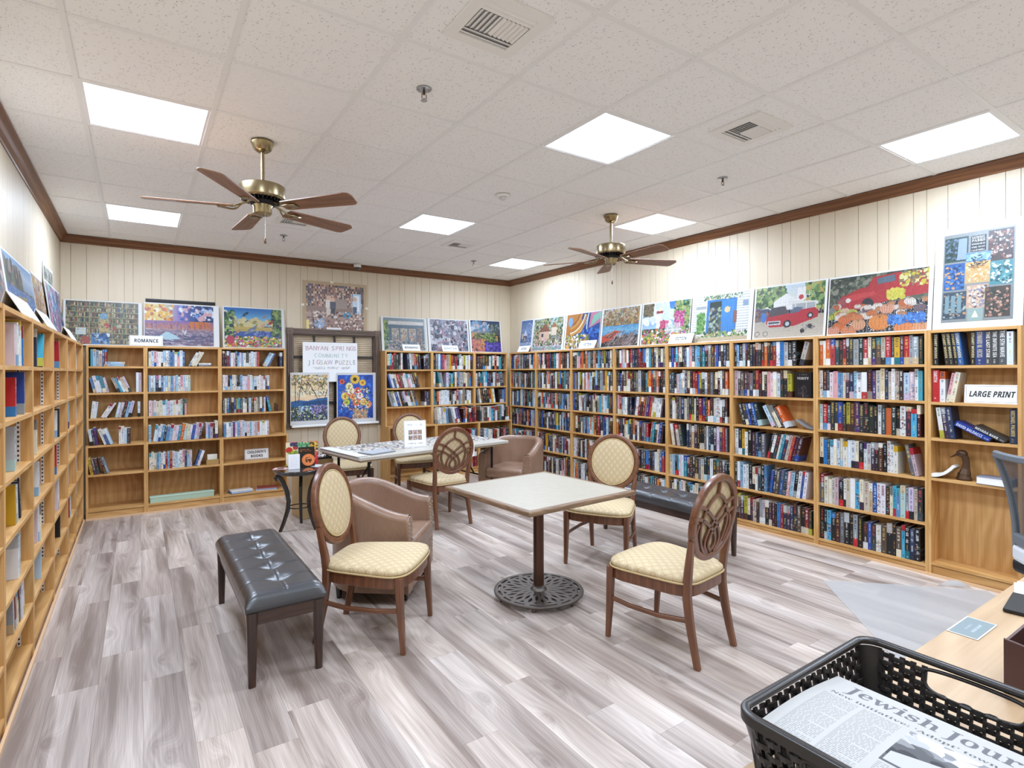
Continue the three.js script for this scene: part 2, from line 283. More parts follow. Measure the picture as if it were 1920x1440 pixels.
// local frame: x along the case, y up, z = 0 at the back and towards the room
function bookcase(label, pos, turn, w, depth, shelves, o = {}) {
  const t = thing('bookcase', label, 'bookcase', pos, turn, o.group), top = o.top ?? SHELF_TOP, lowD = o.lowD ?? depth, lowY = o.lowY ?? 0;
  for (const s of [-1, 1]) {
    const x = s * (w / 2 - TH / 2);
    if (lowY) { mesh('side_panel', wbox(TH, top - lowY, depth, 'y', x, (top + lowY) / 2, depth / 2), M.oak, t); mesh('side_panel', wbox(TH, lowY, lowD, 'y', x, lowY / 2, lowD / 2), M.oak, t); }
    else mesh('side_panel', wbox(TH, top, depth, 'y', x, top / 2, depth / 2), M.oak, t);
  }
  mesh('back_panel', wbox(w - 2 * TH, top - .02, .006, 'y', 0, top / 2, .004), M.oak, t);
  mesh('top_panel', wbox(w - 2 * TH, .022, depth - .002, 'x', 0, top - .011, depth / 2 - .001), M.oak, t);
  shelves.forEach((y, k) => { const d = y <= lowY + .001 ? lowD : depth; mesh('shelf', wbox(w - 2 * TH, .02, d - .008, 'x', 0, y - .01, d / 2 + .003), M.oak, t); });
  const by = shelves[shelves.length - 1];
  mesh('plinth', wbox(w - 2 * TH, by - .026, .016, 'x', 0, (by - .026) / 2, lowD - .018), M.oak, t);
  mesh('shoe_molding', wbox(w, .02, .012, 'x', 0, .010, lowD + .006), M.shoe, t);
  if (o.standards) for (const s of [-1, 1]) for (const z of [depth * .3, depth * .72]) {
    const h = top - by - .03, g = new THREE.BoxGeometry(.003, h, .016); for (let f = 0; f < 6; f++) faceUV(g, f, 0, 0, 1, h / .1); g.translate(s * (w / 2 - TH - .0015), by + h / 2, z); mesh('shelf_standard', g, M.slots, t);
  }
  return t;
}
const SH_R = [1.57, 1.283, 1.0, .706, .383, .078], SH_BL = [1.60, 1.318, 1.045, .772, .468, .10], SH_BR = [1.562, 1.30, 1.04, .772, .43, .10], SH_L = [1.566, 1.32, 1.06, .80, .53, .30, .08];
const BAYS = {};   // name -> {turn, origin(left inner, at face), width, depth, shelves}
function addBay(key, label, wall, a, b, shelves, o = {}) {
  const w = Math.abs(b - a), mid = (a + b) / 2; let pos, turn, depth;
  if (wall === 'R') { depth = XR - FACE_R; pos = [XR, 0, mid]; turn = -PI / 2; } else if (wall === 'L') { depth = FACE_L - XL; pos = [XL, 0, mid]; turn = PI / 2; } else { depth = FACE_B - ZB; pos = [mid, 0, ZB]; turn = 0; }
  pos = pos.slice(); const gap = .002; if (wall === 'R') pos[0] -= gap; else if (wall === 'L') pos[0] += gap; else pos[2] += gap;
  const lowD = wall === 'B' ? FACE_BL - ZB - gap : depth - gap;
  bookcase(label, pos, turn, w - .001, depth - gap, shelves, { ...o, lowD, lowY: wall === 'B' ? o.lowY : 0, standards: o.standards });
  BAYS[key] = { turn, pos, w: w - 2 * TH - .004, depth: depth - gap, lowD, shelves, lowY: wall === 'B' ? o.lowY : 0, top: o.top ?? SHELF_TOP };
}
const RZ = [-7.30, -6.605, -5.798, -4.977, -4.153, -3.340, -2.514, -1.689, -1.160];
const RL = ['under the snowy cottage puzzle in the corner', 'under the cottage and bridge puzzle', 'under the orange and blue swirl puzzle', 'under the rowing boats puzzle', 'under the lighthouse puzzle', 'under the blue door puzzle', 'under the pumpkin truck puzzle', 'holding the large print sign'];
const RN = ['snowy cottage', 'cottage bridge', 'colour swirl', 'rowing boats', 'lighthouse', 'blue door', 'pumpkin truck', 'national parks'];
// right wall bays
for (let k = 0; k < 8; k++) addBay('R' + (k + 1), 'oak bookcase ' + RL[k], 'R', RZ[k], RZ[k + 1], k === 7 ? [1.562, 1.292, 1.025, .73, .10] : k === 6 ? [1.572, 1.296, 1.018, .72, .385, .075] : SH_R);
const BX = [FACE_L - .19, .066, .798, 1.53], BX2 = [2.835, 3.55, 4.262, 4.86];
addBay('B1', 'oak bookcase in the corner below the romance sign', 'B', -.455, BX[1], SH_BL, { lowY: .772 });
addBay('B2', 'oak bookcase holding the long green box', 'B', BX[1], BX[2], SH_BL, { lowY: .772 });
addBay('B3', 'oak bookcase holding the children\'s books sign', 'B', BX[2], BX[3], SH_BL, { lowY: .772 });
addBay('B4', 'oak bookcase beside the window under the biographies sign', 'B', BX2[0], BX2[1], SH_BR, { lowY: .772 });
addBay('B5', 'oak bookcase under the non-fiction sign', 'B', BX2[1], BX2[2], SH_BR, { lowY: .772 });
addBay('B6', 'oak bookcase under the moonlit tree house puzzle', 'B', BX2[2], BX2[3], SH_BR, { lowY: .772 });
const LZ = [-2.33, -3.153, -3.928, -4.817, -5.689, -6.389, -7.195];
const LLB = ['nearest the front of the room', 'with the white backed book', 'with the tilted turquoise book', 'with the black backed book low down', 'with the magenta book low down', 'in the left corner, nearly empty'];
for (let k = 0; k < 6; k++) addBay('L' + (k + 1), 'oak bookcase on the left wall ' + LLB[k], 'L', LZ[k], LZ[k + 1], SH_L, { standards: true });

// ================================================================ BOOKS
// one atlas of spines: 64 x 8 cells of 32 x 256 pixels
const CELLS = [];
const COL = {
  pale: ['#dfe9ef', '#c6dcea', '#a9cfe4', '#f0ebe3', '#e9d3d6', '#f1f1ee', '#8fb9d8', '#e5dfc9', '#d9c7de', '#b7d5d2', '#e3a7ae', '#5f93c0', '#f2e6d0', '#3f5f92', '#c8b0b8', '#ece7ee', '#9ec4dd', '#f4f0ea'],
  dark: ['#1d1d20', '#26262a', '#2f3238', '#1f2a44', '#3b2b28', '#4a1f22', '#23312c', '#3d3f44', '#16181c', '#5b4a3c', '#2b3a5c', '#6b6b70', '#402c40', '#1a1a1a', '#3a4a50', '#54301e'],
  bright: ['#b3202a', '#c9282d', '#1f57a8', '#2f7fc4', '#d9632a', '#d8a827', '#2e8a9a', '#8e1f2b', '#274a9a', '#4fb0d8', '#b03a3c', '#4a2f6d', '#b8b03a', '#c8642c', '#17707a', '#901f2a', '#a02a6a', '#3fa8c0'],
  neutral: ['#e9e4d8', '#f0efec', '#cfc6b4', '#d9c9a8', '#bfc4c6', '#efe3c6', '#9aa2a6', '#e7e7e3', '#c9b08a', '#b9ada0', '#dfe3e2', '#8d8478'],
};
const NAMED = [['STUART WOODS', '#17181b', '#e9d9a8'], ['STUART WOODS', '#241c1a', '#e6cf8a'], ['STUART WOODS', '#2d5f9e', '#f0e2b0'], ['STUART WOODS', '#1b1d20', '#ead9a0'], ['EDWARD M. HICKS', '#2c3f7a', '#d8c79a'], ['THE LAST STAR', '#4a4a4a', '#f2ece2'], ['THE INFINITE SEA', '#3d4042', '#eeeae0'], ['THE 5TH WAVE', '#555a5c', '#f4efe6'], ['DAVID BALDACCI', '#1d3f9e', '#f2f2f2'], ['MICHAEL PALMER', '#28344e', '#e0c070'], ['SMITH', '#c5262b', '#f6e9e4'], ['NEVADA BARR', '#3a3a3a', '#eeeeee'], ['TOM CLANCY', '#b3232a', '#f4e3b0'], ['SUSAN WIGGS', '#cfe3ea', '#44607a']];
const hexRGB = h => [1, 3, 5].map(i => parseInt(h.slice(i, i + 2), 16));
function colorName(h) {
  const [r, g, b] = hexRGB(h), mx = Math.max(r, g, b), mn = Math.min(r, g, b), l = (mx + mn) / 2, s = mx - mn;
  if (s < 26 || (s < 40 && mx < 80)) return mx < 70 ? 'black' : l < 150 ? 'grey' : l < 215 ? 'light grey' : 'white';
  let H; if (mx === r) H = (g - b) / s; else if (mx === g) H = 2 + (b - r) / s; else H = 4 + (r - g) / s; H = ((H * 60) + 360) % 360;
  const n = H < 14 || H > 345 ? 'red' : H < 42 ? 'orange' : H < 70 ? 'yellow' : H < 160 ? 'green' : H < 195 ? 'teal' : H < 255 ? 'blue' : H < 300 ? 'purple' : 'pink';
  if (n === 'red' && l > 170) return 'pale pink'; if (n === 'orange') return l < 110 ? 'brown' : l > 175 ? 'cream' : 'tan'; if (n === 'yellow' && l > 185) return 'cream';
  return (l > 185 ? 'pale ' : l < 75 ? 'dark ' : '') + n;
}
function glyphs(x, L, h, c) {   // a run of tiny illegible letter forms along +x
  x.fillStyle = c; let p = 0; while (p < L) { const w = h * rr(.35, .7); if (rnd() < .14) { p += w; continue; } const k = Math.floor(rnd() * 5), s = Math.max(1, h * .2);
    if (k !== 1) x.fillRect(p, 0, s, h); if (k !== 2) x.fillRect(p, pick([0, h * .4, h - s]), w * .8, s); if (k > 2) x.fillRect(p + w * .8 - s, h * .1, s, h * .8); if (k === 0) x.fillRect(p, h - s, w * .8, s); p += w + h * .12; }
}
const bookTex = canvas(2048, 2048, (x) => {
  for (let r = 0; r < 8; r++) for (let c = 0; c < 64; c++) {
    const id = r * 64 + c; let kind = r < 2 ? 'pale' : r < 5 ? 'dark' : r < 6 ? 'bright' : r < 7 ? 'neutral' : 'named', bg, fg, title = null;
    if (kind === 'named') { const n = NAMED[c % NAMED.length]; [title, bg, fg] = n; if (c === 63) { bg = '#e8e0cf'; } } else { bg = pick(COL[kind]); const l = hexRGB(bg).reduce((a, b) => a + b) / 3; fg = l < 120 ? pick(['#f2ead8', '#e8c860', '#ffffff', '#d7a25a', '#c9d6e2', '#e25a4a']) : pick(['#2a2a30', '#7a2030', '#24407a', '#ffffff', '#8a6a2a', '#2f6a5a']); }
    CELLS[id] = { kind, bg, name: colorName(bg), title };
    x.save(); x.translate(c * 32, r * 256); x.beginPath(); x.rect(0, 0, 32, 256); x.clip(); x.fillStyle = bg; x.fillRect(0, 0, 32, 256);
    if (c === 63 && r === 7) { for (let k = 0; k < 32; k++) { x.fillStyle = pick(['#e8e0cf', '#efe8da', '#ddd3bf', '#e3dac8']); x.fillRect(k, 0, 1, 256); } x.restore(); continue; }
    if (!title) {
      const st = rnd();
      if (st < .3) { x.fillStyle = pick(COL[pick(['bright', 'dark', 'neutral', 'pale'])]); x.fillRect(0, 190, 32, 66); } else if (st < .5) { x.fillStyle = pick(COL[pick(['bright', 'neutral'])]); x.fillRect(0, 0, 32, rr(30, 80)); }
      else if (st < .68) { for (let k = 0; k < 26; k++) { x.fillStyle = pick(COL[pick(['bright', 'dark', 'neutral', kind])]); x.globalAlpha = .6; x.fillRect(rr(-8, 28), rr(110, 230), rr(4, 18), rr(3, 16)); } x.globalAlpha = 1; }
    }
    x.translate(25, 10); x.rotate(PI / 2);
    if (title) { x.fillStyle = fg; x.font = 'bold 24px sans-serif'; const m = x.measureText(title).width; x.save(); x.translate(0, 19); x.scale(Math.min(1.2, 190 / m), 1); x.fillText(title, 0, 0); x.restore(); x.translate(205, 8); glyphs(x, 26, 8, fg); }
    else { const h1 = rr(9, 17), h2 = rr(6, 12); x.save(); x.translate(rr(0, 8), (18 - h1) / 2); glyphs(x, rr(70, 115), h1, fg); x.restore(); x.save(); x.translate(rr(125, 135), (18 - h2) / 2); glyphs(x, rr(40, 70), h2, rnd() < .6 ? fg : pick(['#ffffff', '#222226', '#e6c45a'])); x.restore(); x.translate(222, 4); glyphs(x, 8, 9, fg); }
    x.restore();
  }
});
M.book = std({ color: 0xe6e6e6, map: bookTex, roughness: .42 });
const cellUV = id => { const c = id % 64, r = Math.floor(id / 64); return [(c * 32 + .8) / 2048, 1 - ((r + 1) * 256 - 1) / 2048, (c * 32 + 31.2) / 2048, 1 - (r * 256 + 1) / 2048]; };
const PAGE = cellUV(511);
const PALETTES = {
  romance: () => rnd() < .86 ? Math.floor(rnd() * 128) : rnd() < .5 ? 128 + Math.floor(rnd() * 192) : 320 + Math.floor(rnd() * 64),
  mixed: () => { const r = rnd(); return r < .54 ? 128 + Math.floor(rnd() * 192) : r < .73 ? 320 + Math.floor(rnd() * 64) : r < .88 ? 384 + Math.floor(rnd() * 64) : Math.floor(rnd() * 128); },
  light: () => { const r = rnd(); return r < .4 ? 384 + Math.floor(rnd() * 64) : r < .65 ? Math.floor(rnd() * 128) : r < .85 ? 128 + Math.floor(rnd() * 192) : 320 + Math.floor(rnd() * 64); },
  dark: () => rnd() < .75 ? 128 + Math.floor(rnd() * 192) : 320 + Math.floor(rnd() * 64),
};
const solidUV = (g, f, u) => faceUV(g, f, u[0], u[1], u[0] + .0006, u[3]);
function coverGeo(w, h, d, id) {
  const u = cellUV(id), t = Math.min(.0028, w * .14), sp = new THREE.BoxGeometry(w, h, t), l = new THREE.BoxGeometry(t, h, d - t), r = new THREE.BoxGeometry(t, h, d - t);
  for (let f = 0; f < 6; f++) { solidUV(sp, f, u); solidUV(l, f, u); solidUV(r, f, u); } faceUV(sp, 4, u[0], u[1], u[2], u[3]);
  sp.translate(0, h / 2, d / 2 - t / 2); l.translate(-w / 2 + t / 2, h / 2, -t / 2); r.translate(w / 2 - t / 2, h / 2, -t / 2); return merge([sp, l, r]);
}
function pagesGeo(w, h, d) { const t = Math.min(.0028, w * .14), g = new THREE.BoxGeometry(w - 2 * t - .0004, h - .008, d - t - .007); for (let f = 0; f < 6; f++) faceUV(g, f, PAGE[0], PAGE[1], PAGE[2], PAGE[3]); g.translate(0, h / 2 + .0, -.001); return g; }
function blockGeo(w, h, d, id) { const u = cellUV(id), g = new THREE.BoxGeometry(w, h, d); for (let f = 0; f < 6; f++) solidUV(g, f, u); faceUV(g, 4, u[0], u[1], u[2], u[3]); faceUV(g, 2, PAGE[0], PAGE[1], PAGE[2], PAGE[3]); faceUV(g, 5, PAGE[0], PAGE[1], PAGE[2], PAGE[3]); g.translate(0, h / 2, 0); return g; }
const BOOKS = [];   // {bay, shelf, mat: Matrix4, w,h,d,id,lean}
function place(bay, si, x, w, h, d, id, lean, mode = 'stand', yoff = 0, zoff = 0) {
  const B = BAYS[bay], y = B.shelves[si] + .0008 + yoff, D = B.shelves[si] <= B.lowY + .001 ? B.lowD : B.depth;
  const m = new THREE.Matrix4().makeTranslation(...B.pos).multiply(new THREE.Matrix4().makeRotationY(B.turn));
  const z = D - .012 - zoff - d / 2;
  if (mode === 'flat') m.multiply(new THREE.Matrix4().makeTranslation(x + h / 2, y + w / 2, z)).multiply(new THREE.Matrix4().makeRotationZ(PI / 2));
  else { const a = lean * RAD; m.multiply(new THREE.Matrix4().makeTranslation(x, y, z)).multiply(new THREE.Matrix4().makeRotationZ(-a)).multiply(new THREE.Matrix4().makeTranslation(a >= 0 ? -w / 2 : w / 2, 0, 0)); }
  BOOKS.push({ bay, si, m, w, h, d, id, lean, mode });
}
// run of books from a to b (fractions of the bay); lean > 0 tips the tops to the right, as "/"
function run(bay, si, a, b, lean, pal, o = {}) {
  const B = BAYS[bay], W = B.w, x0 = -W / 2 + a * W, x1 = -W / 2 + b * W, D = (B.shelves[si] <= B.lowY + .001 ? B.lowD : B.depth), up = (si ? B.shelves[si - 1] - .022 : B.top - .024) - B.shelves[si];
  const hmin = o.h0 ?? .205, hmax = Math.min(o.h1 ?? .245, up - .008); let x = x0 + .001, hb = rr(hmin, hmax);
  for (let n = 0; n < 90; n++) {
    const id = o.ids && n < o.ids.length ? o.ids[n] : PALETTES[pal](), w = o.ws && n < o.ws.length ? o.ws[n] : rr(o.w0 ?? .022, o.w1 ?? .042), h = o.hs && n < o.hs.length ? o.hs[n] : clamp(hb + rr(-.018, .018), hmin, hmax), d = Math.min(rr(.128, .15), D - .02);
    const ln = lean ? lean * rr(.96, 1.0) : 0, c = Math.cos(Math.abs(ln) * RAD), s = Math.sin(Math.abs(ln) * RAD), step = (w + .0008) / (lean ? Math.cos(Math.abs(lean) * RAD) : 1);
    const total = lean > 0 ? x + step + Math.min(h, hmax) * s : x + step; if ((lean > 0 ? x + step : total) > x1 + 1e-6 || (lean < 0 && x + w * c > x1)) break; if (o.max && n >= o.max) break;
    // contact corner: right-leaning books stand on their right lower edge, left-leaning on the left one
    place(bay, si, lean >= 0 ? x + (lean ? step : w) : x, w, h, d, id, lean ? lean : 0, 'stand', 0, rr(0, .012)); x += step; if (rnd() < .15) hb = rr(hmin, hmax);
  }
  return x;
}
function flat(bay, si, a, len, n, pal, o = {}) { const B = BAYS[bay]; let y = 0; for (let k = 0; k < n; k++) { const w = rr(o.w0 ?? .016, o.w1 ?? .03); place(bay, si, -B.w / 2 + a * B.w + rr(0, .012), w, len * rr(.92, 1), rr(.12, .14), PALETTES[pal](), 0, 'flat', y); y += w + .0008; } }
const ROM = { h0: .165, h1: .183, w0: .017, w1: .03 };
// -- romance, back wall left
run('B1', 0, .03, .36, 0, 'light', { ...ROM }); flat('B1', 0, .45, .19, 2, 'romance');
run('B1', 1, .08, .43, -13, 'romance', ROM); run('B1', 1, .52, .84, -22, 'light', { ...ROM, h1: .19 }); run('B1', 1, .86, .995, 0, 'romance', { h0: .17, h1: .215, w0: .02, w1: .026 });
run('B1', 2, .02, .16, 6, 'romance', ROM); run('B1', 2, .19, .33, 30, 'romance', ROM); run('B1', 2, .46, .82, 12, 'romance', ROM); run('B1', 2, .89, .995, 0, 'romance', { ...ROM, h1: .2 });
run('B1', 3, .04, .22, -8, 'romance', ROM); run('B1', 3, .28, .50, -19, 'romance', ROM); run('B1', 3, .54, .80, 0, 'romance', { ...ROM });
run('B1', 4, .04, .24, -10, 'dark', { ...ROM }); run('B1', 4, .28, .42, -17, 'light', ROM);
run('B2', 0, .01, .53, 0, 'romance', ROM); run('B2', 0, .56, .68, 27, 'romance', ROM); flat('B2', 0, .80, .135, 2, 'romance', { w0: .018, w1: .024 });
run('B2', 1, .01, .61, 0, 'romance', ROM); run('B2', 2, .01, .56, 0, 'romance', ROM);
run('B2', 3, .005, .05, 0, 'romance', { ...ROM, h0: .18 }); run('B2', 3, .06, .74, 9, 'romance', ROM); run('B2', 3, .80, .995, 0, 'romance', { h0: .175, h1: .2, w0: .02, w1: .028 });
run('B2', 4, .01, .62, 0, 'romance', { h0: .175, h1: .195, w0: .018, w1: .028 }); run('B2', 4, .63, .73, 18, 'romance', ROM);
run('B3', 0, .01, .63, 0, 'romance', ROM); run('B3', 0, .64, .77, 27, 'romance', ROM); run('B3', 0, .935, .985, 0, 'neutral' in PALETTES ? 'neutral' : 'light', { ...ROM, max: 1 });
run('B3', 1, .01, .77, 0, 'romance', ROM); run('B3', 2, .01, .70, 0, 'light', ROM); run('B3', 2, .755, .80, -12, 'romance', { ...ROM, max: 1, h0: .19, h1: .2 });
run('B3', 3, .01, .74, 0, 'romance', ROM);
// -- biographies and non-fiction, back wall right
const HC = { h0: .2, h1: .238, w0: .024, w1: .04 };
run('B4', 0, .02, .40, 0, 'mixed', HC); run('B4', 0, .48, .80, -5, 'mixed', HC); run('B4', 0, .84, .995, 0, 'mixed', HC);
run('B4', 1, .10, .80, -17, 'light', { ...HC, h1: .225 }); run('B4', 2, .12, .74, -17, 'light', { ...HC, h1: .225 }); run('B4', 2, .86, .995, 0, 'dark', { ...HC, h1: .228 });
run('B5', 0, .005, .995, 0, 'light', HC); run('B5', 1, .005, .10, 0, 'light', HC); run('B5', 1, .16, .30, -10, 'light', HC); run('B5', 1, .32, .995, 0, 'light', HC); run('B5', 2, .005, .995, 0, 'light', HC);
run('B5', 3, .03, .30, -5, 'light', HC); run('B5', 3, .40, .62, -14, 'light', HC); run('B5', 3, .64, .995, 0, 'mixed', HC); run('B5', 4, .80, .995, 0, 'bright' in PALETTES ? 'mixed' : 'mixed', HC);
for (const k of [0, 1, 3, 4]) run('B6', k, .005, .995, 0, 'mixed', HC); run('B6', 2, .08, .70, -8, 'mixed', HC); run('B6', 2, .76, .995, 0, 'mixed', HC);
run('B5', 5, .5, .995, 0, 'mixed', HC); run('B6', 5, .005, .995, 0, 'mixed', HC);
// -- fiction, right wall
const FI = { h0: .212, h1: .252, w0: .022, w1: .04 };
for (const b of ['R1', 'R2', 'R3', 'R4', 'R5', 'R6', 'R7']) for (let k = 0; k < 6; k++) {
  const key = b + k;
  if (key === 'R33') { run(b, k, .07, .995, 0, 'mixed', FI); } else if (key === 'R42') { run(b, k, .005, .33, 0, 'mixed', FI); run(b, k, .35, .93, 9, 'light', { ...FI, h1: .235 }); }
  else if (key === 'R43') { run(b, k, .01, .68, 0, 'mixed', FI); run(b, k, .69, .95, 8, 'mixed', FI); } else if (key === 'R53') { run(b, k, .06, .30, -9, 'light', { ...FI, h1: .24 }); run(b, k, .31, .995, 0, 'mixed', FI); }
  else if (key === 'R60') { run(b, k, .005, .80, 0, 'mixed', FI); run(b, k, .82, .89, 15, 'light', { ...FI, max: 1 }); } else if (key === 'R61') run(b, k, .005, .76, 0, 'mixed', FI);
  else if (key === 'R62') { run(b, k, .12, .40, -14, 'mixed', { ...FI, h1: .225 }); run(b, k, .50, .76, -27, 'light', { ...FI, h1: .225 }); } else if (key === 'R63') { run(b, k, .005, .42, 0, 'mixed', FI); run(b, k, .43, .84, 14, 'mixed', { ...FI, h1: .24 }); run(b, k, .95, .998, 0, 'dark', { ...FI, max: 1 }); }
  else if (key === 'R64') { run(b, k, .01, .45, 0, 'light', FI); run(b, k, .46, .93, 7, 'mixed', FI); } else if (key === 'R73') { run(b, k, .005, .80, 0, 'light', { ...FI, w1: .036 }); run(b, k, .88, .985, -11, 'mixed', { ...FI, h1: .24 }); }
  else run(b, k, .005, .998, 0, key === 'R71' || key === 'R74' || key === 'R55' ? 'light' : 'mixed', k === 5 ? { ...FI, h1: .27 } : FI);
}
const nm = i => 448 + i;
run('R8', 0, .02, .14, 0, 'dark', { ...FI, ids: [nm(0), 150], ws: [.028, .03], hs: [.235, .23], max: 2 });
run('R8', 0, .17, .45, -6, 'dark', { ids: [nm(1), nm(3), nm(1), nm(2), 131], ws: [.026, .026, .024, .03, .03], hs: [.236, .236, .236, .238, .238], max: 5 });
run('R8', 0, .475, .995, 0, 'mixed', { ...FI, ids: [nm(0), nm(4), nm(5), nm(6), nm(7), 60, 170], ws: [.027, .052, .036, .038, .042, .034, .03], hs: [.236, .242, .238, .238, .242, .226, .22], max: 7 });
run('R8', 1, .01, .26, 0, 'light', { ...FI, ids: [nm(10), 20], ws: [.04, .034], hs: [.236, .226], max: 2 }); run('R8', 1, .17, .32, 10, 'light', { ids: [30, 390], ws: [.02, .03], hs: [.215, .22], max: 2 });
run('R8', 2, .0, .07, -2, 'mixed', { ids: [330], ws: [.04], hs: [.238], max: 1 }); run('R8', 2, .105, .34, -7, 'dark', { ids: [400, 160, 152], ws: [.027, .027, .034], hs: [.226, .228, .23], max: 3 });
place('R8', 2, .088, .034, .222, .14, nm(8), -62, 'stand'); place('R8', 2, .17, .028, .19, .14, nm(11), -62, 'stand');
run('R8', 2, .91, .995, 0, 'dark', { ids: [nm(9)], ws: [.038], hs: [.235], max: 1 });
// -- sparse books on the left wall
const LB = { h0: .19, h1: .225, w0: .018, w1: .03 };
const cellOf = (hex, k = 0) => { const c = hexRGB(hex); return CELLS.map((q, i) => [i, q.title ? 1e9 : hexRGB(q.bg).reduce((a, v, j) => a + (v - c[j]) ** 2, 0)]).sort((a, b) => a[1] - b[1])[k][0]; };
const WH = cellOf('#f1f1ee'), WH2 = cellOf('#f0efec', 3), IV = cellOf('#efe3c6'), BL = cellOf('#c6dcea'), GY = cellOf('#bfc4c6'), RD = cellOf('#c9282d'), TQ = cellOf('#3fa8c0'), MG = cellOf('#a02a6a'), YL = cellOf('#d8a827'), BK = cellOf('#16181c'), ivory = [cellOf('#e9d3d6'), WH, IV, WH2, cellOf('#e9e4d8', 2), GY];
run('L2', 0, .52, .80, -4, 'light', { ...LB, ids: ivory }); run('L2', 1, .55, .60, 0, 'mixed', { ...LB, ids: [RD], max: 1 }); run('L2', 1, .78, .86, 0, 'dark', { ...LB, max: 2 }); run('L2', 2, .50, .56, 0, 'romance', { ...LB, ids: [GY], max: 1, w0: .04, w1: .045 });
run('L2', 3, .50, .64, -6, 'light', { ...LB, ids: [YL, WH, BL], max: 3 }); run('L2', 3, .72, .78, -16, 'dark', { ...LB, max: 1 }); run('L2', 4, .55, .66, 0, 'romance', { ...LB, ids: [WH2, BL, BL], max: 3 }); run('L2', 5, .42, .85, -9, 'light', { ...LB, h1: .19, h0: .17 });
run('L3', 0, .58, .64, 16, 'romance', { ...LB, ids: [TQ], max: 1 }); run('L3', 0, .36, .45, 0, 'dark', { ...LB, max: 1 }); run('L3', 2, .30, .37, 0, 'light', { ...LB, ids: [IV, RD], max: 2 }); run('L3', 3, .42, .56, 0, 'light', { ...LB, ids: [WH, GY, WH2], max: 3 }); run('L3', 4, .38, .5, 0, 'light', { ...LB, ids: ivory, max: 3 }); run('L3', 5, .45, .56, 0, 'light', { ...LB, ids: [BL, WH], max: 2, h1: .19, h0: .17 });
run('L4', 0, .50, .68, -6, 'light', { ...LB, max: 3 }); run('L4', 2, .45, .6, 0, 'light', { ...LB, ids: [WH, BK, GY], max: 3 }); run('L4', 3, .36, .44, 0, 'mixed', { ...LB, ids: [RD], max: 1 }); run('L4', 4, .42, .52, 0, 'light', { ...LB, ids: ivory, max: 2 }); run('L4', 5, .6, .64, 0, 'dark', { ...LB, ids: [BK], max: 1, h1: .2, h0: .19 });
run('L5', 2, .4, .6, 0, 'romance', { ...LB, max: 3 }); run('L5', 5, .45, .6, 0, 'mixed', { ...LB, h1: .2, h0: .19, max: 3, ids: [MG, WH, WH2] });
run('L1', 1, .5, .8, 0, 'light', LB); run('L1', 3, .4, .9, 0, 'light', LB);
